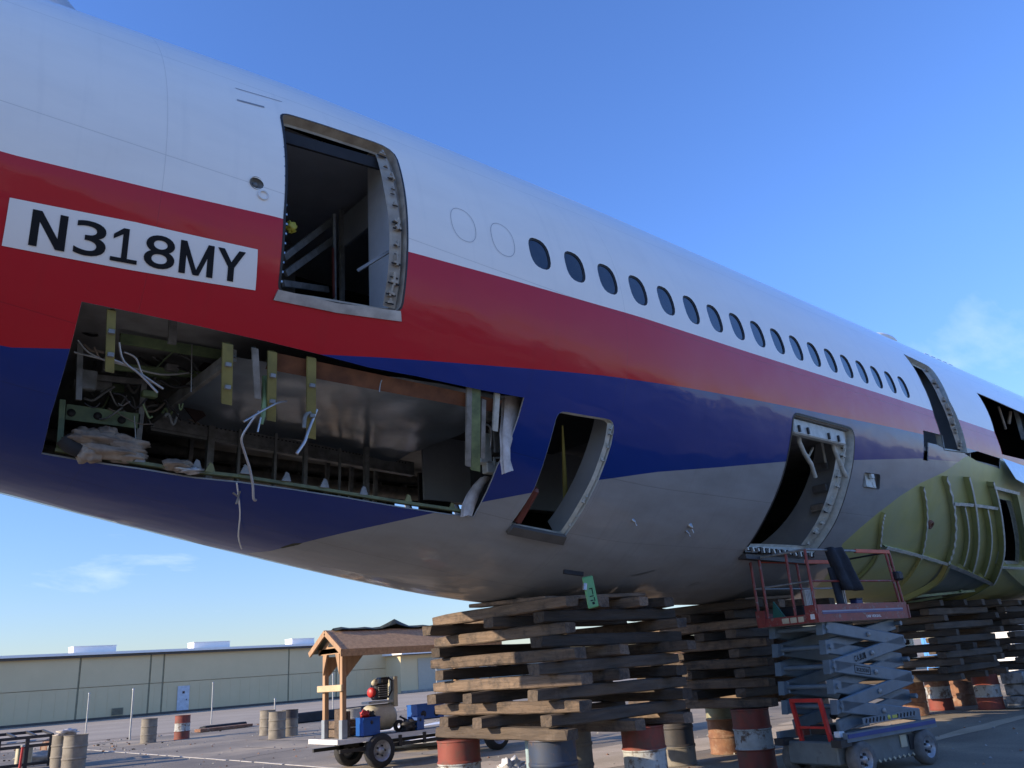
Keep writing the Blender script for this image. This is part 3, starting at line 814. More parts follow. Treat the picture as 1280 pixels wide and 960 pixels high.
for (px, py0, py1, w) in [(264, 538, 592, .075), (458, 570, 626, .06), (382, 560, 616, .05), (300, 545, 600, .03), (345, 552, 606, .03), (425, 572, 622, .025)]:
    t0 = onp(px, py0, 1, .1); b0 = Vector((t0.x - .02, t0.y, 3.45)); mb = MB(); mb.beam(t0 + Vector((0, 0, .12)), b0, w, w, up=(1, 0, 0)); mb.build('stanchion', M_STRUT, plane)
# bay end wall, far-side panels and ducts
mb = MB()
for (x0, x1, z0, z1, y) in [(6.95, 7.55, 3.2, 4.6, 1.0), (8.35, 8.75, 3.2, 4.7, 1.35)]: MB().box(((x0 + x1) / 2, y, (z0 + z1) / 2), (x1 - x0, .04, z1 - z0)).build('side_panel', mat('dark side panel', (.05, .05, .055), rough=.6), plane)
for z, r_ in ((4.57, .10), (4.80, .08)):
    mb = MB(); mb.tube([(2, 1.9, z), (6, 2.15, z), (11, 2.3, z)], r_, 12); mb.build('air_duct', mat('grey duct lagging', (.24, .23, .21), (.12, .12, .11), rough=.7, scale=6), plane)
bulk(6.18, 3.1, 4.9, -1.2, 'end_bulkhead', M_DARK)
# aft part of the bay: beams with lightening holes, wires, tubes
def pbeam(a, b, y, w, name, m, t=.03):
    A, B = onp(*a, 1, y), onp(*b, 1, y); mb = MB(); mb.beam(A, B, t, w); return mb.build(name, m, plane)


hb = pbeam((82, 515), (174, 527), -.75, .15, 'lightened_beam', M_GREEN2)
for px, py in ((89, 516), (122, 520), (152, 525)):
    mb = MB(); c = onp(px, py, 1, -.768); mb.lathe(c, (0, -1, 0), [(0, .038), (.006, .038), (.0061, .001)], 12); mb.build('lightening_hole', M_SEAL, hb)
pbeam((150, 423), (278, 444), -1.3, .10, 'floor_beam', M_GREEN2)
pbeam((140, 458), (262, 470), -.9, .07, 'floor_beam', M_GREEN2)
pbeam((100, 470), (200, 480), -.6, .06, 'floor_beam', M_STRUT)
pbeam((95, 445), (250, 462), .2, .09, 'floor_beam', M_STRUT)
pbeam((78, 500), (74, 562), -.9, .05, 'upright', M_GREEN2); pbeam((180, 480), (172, 560), -.75, .05, 'upright', M_STRUT)
pbeam((100, 430), (98, 500), -1.2, .05, 'upright', M_STRUT); pbeam((216, 400), (215, 430), -1.8, .07, 'upright', M_STRUT)
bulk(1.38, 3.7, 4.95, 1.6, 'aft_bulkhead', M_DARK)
# hull frames sawn off, hanging in the opening
for i, (a, b, wpx, m) in enumerate([((141, 388), (138, 467), 11, M_YEL), ((287, 430), (285, 507), 13, M_YEL), ((321, 436), (324, 500), 8, M_STRUT), ((343, 440), (341, 528), 11, M_YEL), ((392, 447), (391, 550), 11, M_YEL),
                          ((598, 486), (597, 590), 11, M_GREEN2), ((590, 484), (588, 585), 6, M_STRUT), ((625, 492), (622, 540), 6, M_PALE), ((608, 500), (606, 575), 5, M_STRUT)]):
    mb = MB(); K = 6; prev = None
    for k in range(K + 1):
        t = k / K; px, py = a[0] + (b[0] - a[0]) * t, a[1] + (b[1] - a[1]) * t
        h1, h2 = hull(px - wpx / 2, py), hull(px + wpx / 2, py + wpx * .2)
        row = [S(h1[0], h1[1], -.04), S(h2[0], h2[1], -.04), S(h2[0], h2[1], -.13), S(h1[0], h1[1], -.07)]
        if prev: mb.add(prev + row, [(0, 1, 5, 4), (1, 2, 6, 5), (2, 3, 7, 6), (3, 0, 4, 7)])
        else: mb.add(row, [(0, 1, 2, 3)])
        prev = row
    mb.add(prev, [(3, 2, 1, 0)]); mb.build('sawn_frame', m, plane)
    if m is M_YEL:  # notches where stringers passed
        for t in (.35, .72):
            c = hull(a[0] + (b[0] - a[0]) * t, a[1] + (b[1] - a[1]) * t); q = MB(); q.box(S(c[0], c[1], -.025), (.05, .03, .035)); q.build('frame_clip', M_STRUT, plane)
mb = MB(); pr = None
for k in range(20):   # rust-coloured strip above the liner
    t = k / 19; h = hull(345 + 290 * t, 443 + 60 * t); row = [S(h[0], h[1], -.10), S(h[0], h[1] - 4.0 + 1.0 * t, -.14)]
    if pr: mb.add(pr + row, [(0, 1, 3, 2)])
    pr = row
mb.build('primed_stringer', M_RUSTP, plane)
# lower sill of the big cut: stringer with clips
mb = MB(); pts = [(70, 566), (180, 583), (240, 592), (300, 598), (365, 608), (430, 618), (500, 629), (585, 641)]
for a, b in zip(pts[:-1], pts[1:]):
    A, B = hull(*a), hull(*b); mb.beam(S(A[0], A[1] - .6, -.05), S(B[0], B[1] - .6, -.05), .07, .03)
so_ = mb.build('sill_stringer', mat('green sill', (.16, .19, .09), (.08, .10, .055), rough=.6, scale=8), plane)
for i, (px, py) in enumerate([(176, 580), (247, 588), (308, 594), (360, 603), (408, 611), (457, 620), (513, 630), (568, 640), (264, 592)]):
    h = hull(px, py); c = S(h[0], h[1], -.06); q = MB(); q.prism([c + Vector((-.05, 0, -.03)), c + Vector((.05, 0, -.03)), c + Vector((.025, 0, .05)), c + Vector((-.005, 0, .065))], (0, .02, 0)); q.build('stringer_clip', M_YEL if i > 5 else M_STRUT, so_)


def wire(path, y0, y1, r, name='loose_wire', m=M_GALV, n=5, wob=0):
    k = len(path); pts = [onp(p[0], p[1], 1, y0 + (y1 - y0) * i / (k - 1)) for i, p in enumerate(path)]
    if k > 2:   # smooth
        out = []
        for i in range(k - 1):
            p0, p1, p2, p3 = pts[max(i - 1, 0)], pts[i], pts[i + 1], pts[min(i + 2, k - 1)]
            for s in range(4):
                t = s / 4; out.append(.5 * ((2 * p1) + (p2 - p0) * t + (2 * p0 - 5 * p1 + 4 * p2 - p3) * t * t + (3 * p1 - p0 - 3 * p2 + p3) * t ** 3))
        pts = out + [pts[-1]]
    mb = MB(); mb.tube(pts, r, n); return mb.build(name, m, plane)


M_TUBE = mat('silver tubing', (.50, .50, .52), (.34, .34, .35), rough=.35, metal=.6)
M_SLEEVE = mat('green sleeve', (.20, .34, .16), (.16, .26, .13), rough=.5)
wire([(149, 428), (155, 452), (180, 470), (204, 486)], -1.75, -1.65, .012, 'loose_tube', M_TUBE)
wire([(140, 449), (168, 462), (197, 491)], -1.7, -1.7, .012, 'loose_tube', M_TUBE)
wire([(155, 440), (170, 448), (178, 468), (190, 478)], -1.7, -1.6, .010, 'loose_tube', M_TUBE)
wire([(92, 440), (120, 447), (150, 455), (200, 468), (236, 466)], -1.5, -1.3, .010)
wire([(97, 425), (110, 440), (130, 450)], -1.6, -1.5, .008); wire([(240, 430), (239, 490)], -1.5, -1.5, .006)
wire([(331, 470), (330, 512), (326, 530)], -1.95, -1.9, .026, 'sleeved_cable', M_SLEEVE)
wire([(358, 502), (350, 503), (338, 508), (305, 527)], -1.95, -2.1, .011, 'loose_tube', M_TUBE)
wire([(326, 522), (322, 540)], -1.95, -1.95, .010, 'loose_wire', M_TUBE)
wire([(324, 514), (312, 530), (302, 548), (306, 566), (312, 585), (316, 606), (317, 623), (320, 625)], -1.95, -1.6, .013, 'loose_tube', M_TUBE)
wire([(396, 512), (385, 540), (381, 552), (371, 567)], -2.0, -2.0, .017, 'loose_tube', M_TUBE)
wire([(390, 514), (382, 520), (380, 535)], -2.0, -2.0, .02, 'loose_wire', M_STRUT)
wire([(597, 478), (600, 490), (602, 520), (601, 555)], -2.35, -2.1, .012); wire([(603, 530), (612, 533), (614, 545), (613, 560)], -2.2, -2.1, .012)
wire([(296, 604), (300, 640), (298, 670), (302, 686)], -1.34, -.35, .0075, 'dangling_string', M_WHITE)
wire([(291, 616), (298, 622), (295, 630), (300, 614)], -1.25, -1.25, .010, 'frayed_knot', M_BLANKET)
wire([(480, 470), (476, 478), (474, 490)], -2.3, -2.3, .007); wire([(168, 520), (170, 560), (168, 574)], -1.0, -1.0, .006)
# equipment on the end wall of the cut, insulation hanging out
for (px, py, w, h, m) in [(604, 561, .17, .36, M_PALE), (614, 585, .20, .14, M_PALE), (620, 552, .14, .30, M_STRUT), (610, 520, .10, .12, M_STRUT)]:
    c = onp(px, py, 1, -1.95); q = MB(); q.box(c, (w, .10, h), bev=.01); q.build('equipment_box', m, plane)
q = MB(); a = onp(618, 580, 1, -2.0); q.beam(a + Vector((0, 0, .07)), a + Vector((.14, 0, .09)), .02, .02); q.beam(a, a + Vector((.14, 0, .02)), .02, .02); q.beam(a, a + Vector((0, 0, .08)), .02, .02, up=(1, 0, 0)); q.beam(a + Vector((.14, 0, 0)), a + Vector((.14, 0, .1)), .02, .02, up=(1, 0, 0)); q.build('bracket_frame', M_PALE, plane)


def cloth(rows, y, name, m, amp=.03, lo=0.0):
    mb = MB(); V = []; n = 8; R_ = len(rows)
    for j, (l, r_) in enumerate(rows):
        a, b = onp(*l, 1, y), onp(*r_, 1, y - lo)
        for i in range(n + 1):
            p = a + (b - a) * (i / n); V.append(p + Vector((0, -amp * (1 + noise.noise(p * 9)) * sin(pi * i / n), amp * .4 * noise.noise(p * 13))))
    b0 = len(V)
    V2 = [v + Vector((0, .05, 0)) for v in V]
    F = [(j * (n + 1) + i, (j + 1) * (n + 1) + i, (j + 1) * (n + 1) + i + 1, j * (n + 1) + i + 1) for j in range(R_ - 1) for i in range(n)]
    mb.add(V, F, 0, True); mb.add(V2, [tuple(reversed(f)) for f in F], 0, True)
    return mb.build(name, m, plane)


cloth([((631, 494), (652, 499)), ((630, 520), (648, 522)), ((628, 540), (642, 544)), ((629, 558), (638, 560)), ((629, 575), (638, 575)), ((631, 592), (642, 588))], -2.42, 'hanging_insulation', M_WHITECLOTH)
cloth([((604, 596), (614, 597)), ((594, 606), (606, 606)), ((586, 618), (600, 617)), ((580, 632), (594, 633)), ((579, 645), (590, 645))], -1.75, 'insulation_lining', M_WHITECLOTH)
q = MB()
for (px, py, a, b, c, sd) in [(120, 550, .26, .16, .07, 3), (150, 556, .24, .15, .08, 5), (138, 566, .30, .16, .07, 8), (108, 548, .14, .12, .10, 9), (160, 572, .16, .12, .06, 12), (112, 566, .12, .10, .09, 15), (134, 545, .10, .10, .09, 18)]:
    q.lump(onp(px, py, 1, -1.0), (a, b, c), sd, amp=.20, fr=2.2, nu=30, nv=18)
q.build('insulation_bundle', M_BLANKET, plane)
random.seed(31)
for k in range(70):      # loose looms and pipes inside the aft bay
    px, py = random.uniform(85, 250), random.uniform(400, 520); y0 = random.uniform(-1.3, .1); dx, dy = random.uniform(-45, 60), random.uniform(-8, 30)
    if px + dx < 84 or py + dy > 540: continue
    wire([(px, py), (px + dx * .35, py + dy * .2 + random.uniform(2, 14)), (px + dx * .7, py + dy * .8 + random.uniform(-6, 8)), (px + dx, py + dy)], y0, y0 + random.uniform(-.2, .3), random.uniform(.005, .016), 'wire_loom', random.choice([M_STRUT, M_STRUT, M_GREEN2, M_SEAL, M_BLANKET, M_GALV]))
for k in range(14):
    px, py = random.uniform(95, 230), random.uniform(415, 500); MB().box(onp(px, py, 1, random.uniform(-1.0, .0)), (random.uniform(.08, .25), .08, random.uniform(.06, .2)), None, 0, .01).build('equipment_box', random.choice([M_STRUT, M_DARK, M_GREEN2]), plane)
for (px, py) in [(300, 552), (345, 560), (410, 575), (440, 580), (240, 548), (470, 588)]:
    a = onp(px, py, 1, .9); MB().beam(a, a + Vector((0, .1, -.9)), .05, .05, up=(1, 0, 0)).build('side_frame', M_STRUT, plane)
q = MB(); q.lump(onp(222, 582, 1, -1.15), (.14, .12, .05), 9, amp=.4); q.build('insulation_scrap', M_BLANKET, plane)
q = MB(); q.lump(onp(238, 588, 1, -1.2), (.12, .06, .03), 11, amp=.6, fr=4); q.build('crumpled_foil', M_TUBE, plane)
q = MB(); q.tube([onp(78, 548, 1, -1.0), onp(88, 558, 1, -1.0), onp(99, 563, 1, -1.0)], .07, 10); q.build('flexible_duct', M_DARK, plane)
for a, b, y in [((232, 487), (272, 448), -.85), ((233, 500), (251, 524), -.4)]:
    A, B = onp(*a, 1, y), onp(*b, 1, y); q = MB(); q.beam(A, B, .02, .14); q.build('torn_strap', mat('dark red strap', (.035, .018, .018), rough=.8), plane)

# ---- bulk-cargo doorway interior
mb = MB(); mb.box((9.0, .1, 4.45), (5.2, .04, .95)); mb.box((7.55, .06, 3.6), (.9, .04, .9), None, 1); mb.build('hold_lining', [M_PANEL, mat('dusty liner', (.14, .14, .145), (.10, .10, .10), rough=.55)], plane)
ringwall(7.24, -58, -24, .38, 'hold_side', M_PANEL)
mb = MB(); pts = [onp(703, 532, 1, -2.2), onp(706, 600, 1, -1.7), onp(708, 650, 1, -1.5)]; mb.tube(pts, [.012, .034, .040], 6); mb.build('webbing_strap', mat('yellow webbing', (.34, .33, .10), rough=.8), plane)
mb = MB(); a, b = hull(667, 613), hull(641, 656); mb.beam(S(a[0] + .10, a[1], -.10), S(b[0] + .08, b[1], -.06), .10, .12, bev=.03); mb.build('corner_pad', M_REDSEAL, plane)
mb = MB(); mb.box((7.6, -.9, 4.9), (2.6, 3.3, .03)); mb.build('hold_ceiling', mat('hold ceiling', (.10, .10, .105), rough=.5), plane)

# ---- cabin behind the rear door
mb = MB(); mb.box((5.0, -.45, 7.36), (3.6, 3.0, .04)); co = mb.build('cabin_ceiling', mat('cabin ceiling', (.50, .53, .56), (.42, .45, .48), rough=.5, scale=2), plane)
bulk(4.34, 5.08, 7.5, -1.9, 'lavatory_wall', mat('white lavatory wall', (.64, .67, .70), (.5, .53, .56), rough=.45, scale=2), .04)
mb = MB(); mb.box((4.60, -1.30, 5.40), (.04, .72, .62)); mb.build('lavatory_wall', MATS['white lavatory wall'], plane)
mb = MB(); mb.box((4.58, -1.30, 7.0), (.04, .9, .45)); mb.build('header_panel', M_PANEL, plane)
for y in (-1.68, -.95): mb = MB(); mb.box((4.55, y, 6.2), (.05, .05, 2.2)); mb.build('door_post', M_STRUT, plane)
mb = MB(); mb.box((4.2, .2, 6.2), (.6, .05, 2.2)); mb.box((3.2, .4, 6.6), (1.8, .04, 1.2)); mb.build('galley_unit', mat('galley front', (.24, .26, .28), rough=.5), plane)
for (a, b) in [((355, 322), (415, 276)), ((357, 342), (416, 300)), ((354, 354), (410, 362))]:
    A, B = onp(*a, 1, -1.6), onp(*b, 1, -1.1); q = MB(); q.beam(A, B, .03, .07); q.build('galley_shelf', M_STRUT, plane)
q = MB(); q.tube([onp(418, 268, 1, -1.4), onp(419, 385, 1, -1.4)], .022, 6); q.build('grab_pole', M_STRUT, plane)
q = MB(); q.beam(onp(416, 310, 1, -1.42), onp(417, 372, 1, -1.42), .03, .02, up=(1, 0, 0)); q.build('red_strap', M_REDSEAL, plane)
q = MB(); A = [hull(p, 153 + (p - 355) * .295) for p in (356, 400, 440, 480)]
for a, b in zip(A[:-1], A[1:]): q.beam(S(a[0], a[1] - 1.2, -.13), S(b[0], b[1] - 1.2, -.13), .03, .13)
q.build('door_header', M_DARK, plane)  # black bar standing in for the dark void above the doorway
for p in ((404, 183, .05), (364, 284, .06)):
    q = MB(); q.lump(onp(p[0], p[1], 1, -2.2), (p[2], p[2] * .7, p[2]), 2, amp=.3); q.build('yellow_tag', mat('yellow cap', (.55, .48, .05), rough=.5), plane)
q = MB(); a, b = hull(470, 327), hull(498, 307); q.beam(S(a[0], a[1], -.35), S(b[0], b[1], -.16), .02, .03); q.build('door_strut', M_STRUT, plane)
# clips along the aft edge of the rear doorway
q = MB()
for py in range(160, 366, 12):
    px = 352 + 5 * sin((py - 140) / 150 * 1.4) if py < 280 else 357 - (py - 280) * .09
    h = hull(px + 1.5, py); q.box(S(h[0], h[1], -.01), (.02, .02, .02))
q.build('edge_clips', M_ALU, plane)

# ---- forward doorway and the big opening at the right: inner bits
bulk(17.6, 5.08, 7.2, -1.9, 'cabin_partition', M_PANEL)
for (a, b, r_) in [((1248, 508), (1257, 536), .03), ((1263, 514), (1261, 530), .04)]:
    q = MB(); q.tube([onp(*a, 1, -2.7), onp(*b, 1, -2.6)], r_, 8); q.build('hanging_duct', M_BEIGE, plane)
q = MB(); q.box(onp(1276, 528, 1, -2.7), (.3, .1, .9)); q.build('inner_frame', M_PALE, plane)

# ---- wing-root bay: ribs and flanges of the removed fairing
def smooth_path(P, k=6):
    out = []; n = len(P)
    for i in range(n - 1):
        p0, p1, p2, p3 = [Vector(P[j]) for j in (max(i - 1, 0), i, i + 1, min(i + 2, n - 1))]
        for s in range(k):
            t = s / k; v = .5 * ((2 * p1) + (p2 - p0) * t + (2 * p0 - 5 * p1 + 4 * p2 - p3) * t * t + (3 * p1 - p0 - 3 * p2 + p3) * t ** 3); out.append((v.x, v.y))
    out.append(tuple(P[-1])); return out


def rib(pxs, h, t, name, m, serr=0, cap=.05, base=0.0):
    """a plate standing out of the hull along a line, with a flange on its edge"""
    P = smooth_path([hull(*p) for p in pxs], 7); mb = MB(); A = []; n = len(P)
    for i, (x, th) in enumerate(P):
        a, b = P[max(i - 1, 0)], P[min(i + 1, n - 1)]
        d = (S(*b) - S(*a)).normalized(); nn = (S(x, th, 1) - S(x, th, 0)).normalized(); sdv = d.cross(nn).normalized()
        h_ = h * .5; hh = h_ * (1 - .22 * serr * (i % 2)); cap_ = cap * .5; o = S(x, th, base)
        A.append([o - sdv * t, o - sdv * t + nn * hh, o - sdv * cap_ + nn * hh, o - sdv * cap_ + nn * (hh + .012), o + sdv * cap_ + nn * (hh + .012), o + sdv * cap_ + nn * hh, o + sdv * t + nn * hh, o + sdv * t])
    V = [v for r_ in A for v in r_]; b0 = len(mb.v); mb.v += V
    for i in range(n - 1):
        for k in range(7): mb.f.append((i * 8 + k, i * 8 + k + 1, (i + 1) * 8 + k + 1, (i + 1) * 8 + k)); mb.m.append(0 if k in (0, 6) else 1); mb.sm.append(False)
    return mb.build(name, [M_GREEN, m], plane)


rib([(1102, 640), (1099, 655), (1097, 680)], .14, .008, 'fairing_rib', M_PALE, 1, .03)
rib([(1097, 680), (1090, 700), (1070, 722)], .12, .01, 'fairing_rib', M_YEL, 0, .05)
rib([(1150, 608), (1155, 640), (1152, 680), (1148, 697)], .14, .008, 'fairing_rib', M_PALE, 1, .035)
rib([(1148, 697), (1140, 712), (1125, 730)], .12, .01, 'fairing_rib', M_GREEN, 0, .06)
rib([(1177, 595), (1188, 640), (1188, 680), (1181, 702)], .20, .008, 'fairing_rib', M_PALE, 1, .05)
rib([(1181, 702), (1168, 724), (1125, 746)], .22, .012, 'fairing_rib', M_YEL, 0, .09)
rib([(1204, 596), (1214, 640), (1217, 680), (1211, 711)], .22, .008, 'fairing_rib', M_PALE, 0, .05)
rib([(1233, 602), (1245, 650), (1248, 690), (1237, 725)], .26, .008, 'fairing_rib', M_PALE, 0, .05)
rib([(1200, 632), (1206, 670), (1200, 704)], .18, .008, 'fairing_rib', M_PALE, 0, .035)
rib([(1228, 635), (1234, 675), (1226, 716)], .20, .008, 'fairing_rib', M_PALE, 0, .035)
rib([(1186, 628), (1213, 630), (1241, 634)], .20, .008, 'fairing_stringer', M_PALE, 1, .06)
rib([(1103, 681), (1140, 690), (1181, 702)], .17, .008, 'fairing_stringer', M_PALE, 1, .06)
rib([(1181, 702), (1211, 714), (1237, 726)], .22, .010, 'fairing_stringer', M_STRUT, 0, .08)
rib([(1237, 726), (1205, 744), (1165, 757), (1130, 759)], .16, .010, 'fairing_stringer', M_GREEN2, 0, .05)
rib([(1263, 614), (1272, 650), (1279, 700)], .26, .02, 'fairing_rib', M_GREEN, 0, .10)
rib([(1234, 608), (1250, 612), (1266, 616)], .26, .008, 'fairing_stringer', M_PALE, 0, .06)
rib([(1245, 704), (1262, 705), (1276, 706)], .26, .008, 'fairing_stringer', M_PALE, 0, .06)
rib([(1248, 700), (1275, 725), (1300, 742)], .16, .01, 'fairing_rib', M_GREEN, 0, .10)
for (a, b) in [((1140, 742), (1215, 735)), ((1150, 757), (1200, 735)), ((1120, 752), (1175, 742))]:
    A, B = hull(*a), hull(*b); q = MB(); q.beam(S(A[0], A[1], .07), S(B[0], B[1], .07), .05, .05); q.build('keel_strut', M_GREEN2, plane)
q = MB(); h = hull(1161, 655); q.lathe(S(h[0], h[1], 0), S(h[0], h[1], 1) - S(h[0], h[1], 0), [(0, .09), (.06, .08), (.06, .05), (0, .04)], 12); q.build('pipe_stub', M_RUSTP, plane)
# bare-metal upper fairing over the wing root, sky reflection put into its blue
UF = HP([(1249, 573), (1300, 592), (1300, 622), (1272, 608), (1254, 598)])
patch(UF, 'wing_root_fairing', mat('sky-tinted fairing', (.42, .52, .66), rough=.25, coat=.8), plane, off=lambda x, y: .04 + max(0, (-.40 - y)) * .45, grid=.3)

# ---- fin, crown antenna, hanging tag
fn = MB(); n = 16
def foil(x0, ch, z, th):
    out = []
    for k in range(n):
        t = k / n * 2 * pi; cx = .5 + .5 * cos(t); y = th * sin(t) * (1 - .55 * cx) * (.6 + .4 * cx); out.append((x0 - ch * (1 - cx), y, z))
    return out
rows = [foil(FINX, ch, z, t) for (FINX, ch, z, t) in [(3.2, 9.0, 8.45, .22), (2.05, 8.2, 9.0, .30), (-2.4, 5.2, 13.0, .22), (-5.6, 3.0, 16.8, .12)]]
V = [p for r_ in rows for p in r_]; fn.add(V, [(j * n + i, j * n + (i + 1) % n, (j + 1) * n + (i + 1) % n, (j + 1) * n + i) for j in range(3) for i in range(n)] + [tuple(range(3 * n, 4 * n))], 0, True)
fn.build('tail_fin', mat('white fin paint', (.66, .67, .69), rough=.3, coat=.7), plane)
an = MB(); an.lump(S(18.6, 62, .0), (.6, .22, .12), 1, amp=.0); an.build('crown_antenna', M_WHITE, plane)
an = MB()
for k in range(5): an.box(S(20.2 + k * .35, 56, .015), (.24, .05, .04))
an.build('crown_strip', M_STRUT, plane)
tg = MB(); c = onp(738, 740, 1, -1.75); R_ = Matrix.Rotation(radians(-9), 3, 'Y')
tg.box(c, (.19, .03, .38), R_, 0, .03); tag_o = tg.build('green_board', mat('green board', (.10, .36, .12), (.16, .34, .15), rough=.6, scale=9), plane)
tx = MB()
for (dx, dz, w, h) in [(0, .04, .06, .012), (.02, -.0, .012, .07), (-.01, -.05, .07, .012), (.03, -.09, .012, .05), (-.02, -.1, .05, .012), (0, -.135, .04, .03)]:
    tx.box(c + R_ @ Vector((dx, -.0175, dz)), (w, .003, h), R_)
tx.build('hand_marking', M_BLACKTXT, tag_o)
hk = MB(); hk.beam(c + Vector((-.05, .05, .22)), c + Vector((-.28, .15, .26)), .05, .05); hk.tube([c + Vector((-.08, 0, .1)), c + Vector((-.1, 0, .02))], .03, 8, 1); hk.build('board_bracket', [M_DARK, M_ALU], plane)
# bright metal strips painted in for light streaks reflected along the belly
for i, (a, b) in enumerate([((680, 745), (728, 733)), ((690, 752), (738, 742)), ((784, 738), (812, 728)), ((786, 720), (820, 712)), ((805, 746), (818, 738)), ((700, 757), (745, 753)), ((748, 742), (768, 734)), ((820, 741), (835, 734)), ((858, 733), (875, 727)), ((918, 745), (944, 733))]):
    try: A, B = W(*hull(*a)), W(*hull(*b))
    except IndexError: continue
    patch([A, B, (B[0], B[1] - .02), ((A[0] + B[0]) / 2, (A[1] + B[1]) / 2 - .035), (A[0], A[1] - .01)], 'belly_streak_glint', M_ALU, plane, off=.006, grid=.3)

# ------------------------------------------------------------------ timbers of the cribs
def timber_mesh(seed, L, w, h, m=None):
    random.seed(seed); nx = 9; V = []; F = []; sec = [(-1, -.8), (-.8, -1), (.8, -1), (1, -.8), (1, .8), (.8, 1), (-.8, 1), (-1, .8)]
    for i in range(nx + 1):
        t = i / nx; x = (t - .5) * L; e = .90 if i in (0, nx) else 1
        for k, (a, b) in enumerate(sec):
            j = noise.noise(Vector((x * 1.7 + seed * 9, a * 1.3, b * 1.9))); j2 = noise.noise(Vector((x * 6 + seed, a * 3, b * 4)))
            s = e * (1 + .13 * j + .10 * j2); V.append((x + .03 * j2, a * w / 2 * s + .012 * sin(x * 1.3 + seed), b * h / 2 * min(s * (1 if i not in (0, nx) else .93), 1.0) ))
    for i in range(nx):
        for k in range(8): F.append((i * 8 + k, (i + 1) * 8 + k, (i + 1) * 8 + (k + 1) % 8, i * 8 + (k + 1) % 8))
    F += [tuple(range(8)), tuple(range(nx * 8 + 7, nx * 8 - 1, -1))]
    me = bpy.data.meshes.new('timber'); me.from_pydata(V, [], F); me.materials.append(m or M_WOOD); me.update(); return me


TH = .1525
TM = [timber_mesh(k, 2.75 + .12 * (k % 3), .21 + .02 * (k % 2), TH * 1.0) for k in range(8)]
TMD = [timber_mesh(k + 40, 2.6 + .12 * (k % 3), .21 + .02 * (k % 2), TH * 1.0, M_WOODSHADE) for k in range(8)]
TL = [timber_mesh(20 + k, 3.1, .22, TH * .97, M_WOODSHADE) for k in range(3)]
TLL = [timber_mesh(30 + k, 2.6, .22, TH * .97, M_WOODSHADE) for k in range(3)]
ORD = ['first', 'second', 'third', 'fourth', 'fifth', 'sixth', 'seventh', 'eighth', 'ninth', 'tenth', 'eleventh', 'twelfth']


def crib(x0, x1, y0, y1, z0, layers, where, seed, meshes, first='L', skew=.03):
    random.seed(seed)
    for n in range(layers):
        Lr = (n % 2 == 0) == (first == 'L'); z = z0 + (n + .5) * TH
        spots = [0.04, .96]
        if n == layers - 1: spots = [.04, .35, .68, .96]
        elif random.random() < .6: spots = [.04, random.uniform(.35, .65), .96]
        for s in spots:
            o = bpy.data.objects.new('timber', random.choice(meshes[0] if Lr and random.random() < .85 else meshes[1])); COL.objects.link(o)  # near cribs: crosswise mostly lit tone, lengthwise shaded tone
            if Lr:
                x = x0 + (x1 - x0) * s + random.uniform(-.05, .05); y = (y0 + y1) / 2 + random.uniform(-.1, .1); rz = pi / 2 + random.uniform(-skew, skew)
                side = 'rear end' if s < .1 else ('front end' if s > .9 else 'middle'); run = 'crosswise'
            else:
                y = y0 + (y1 - y0) * s + random.uniform(-.05, .05); x = (x0 + x1) / 2 + random.uniform(-.1, .1); rz = random.uniform(-skew, skew)
                side = 'near side' if s < .1 else ('far side' if s > .9 else 'middle'); run = 'lengthwise'
            if random.random() < .5: rz += pi
            o.location = (x, y, z + random.uniform(-.003, .003)); o.rotation_euler = (random.uniform(-.012, .012), random.uniform(-.006, .006), rz)
            sidex = side if s not in (.35, .68) else ('left of middle' if s < .5 else 'right of middle')
            tag(o, f'timber in {ORD[n]} layer of {where}, {run}, {sidex}', 'timber', f'timbers of the {where}')


DT = .872
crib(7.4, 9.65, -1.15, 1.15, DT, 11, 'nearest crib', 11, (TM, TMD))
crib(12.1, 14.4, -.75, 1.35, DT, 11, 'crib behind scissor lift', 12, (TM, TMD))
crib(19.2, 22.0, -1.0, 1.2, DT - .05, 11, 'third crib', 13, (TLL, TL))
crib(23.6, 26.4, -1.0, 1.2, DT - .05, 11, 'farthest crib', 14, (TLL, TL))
# wedges between the top timbers and the belly
for i, (x, y, rz, lab) in enumerate([(7.5, -.3, pi / 2 + .05, 'flat tan plank wedged between belly and nearest crib, left side'), (8.6, -1.0, .02, 'dark plank wedged under the belly above the near face of the nearest crib'), (8.9, .4, .3, 'dark plank on top of the nearest crib behind the green board'), (13.0, -.7, .0, 'plank wedged under the belly on the second crib')]):
    o = MB().box((0, 0, 0), (1.5, .24, .05), None, 0, .01).build('plank', M_WOOD); o.location = (x, y, DT + 11 * TH + .03); o.rotation_euler = (0, -.03, rz); tag(o, lab, 'plank')

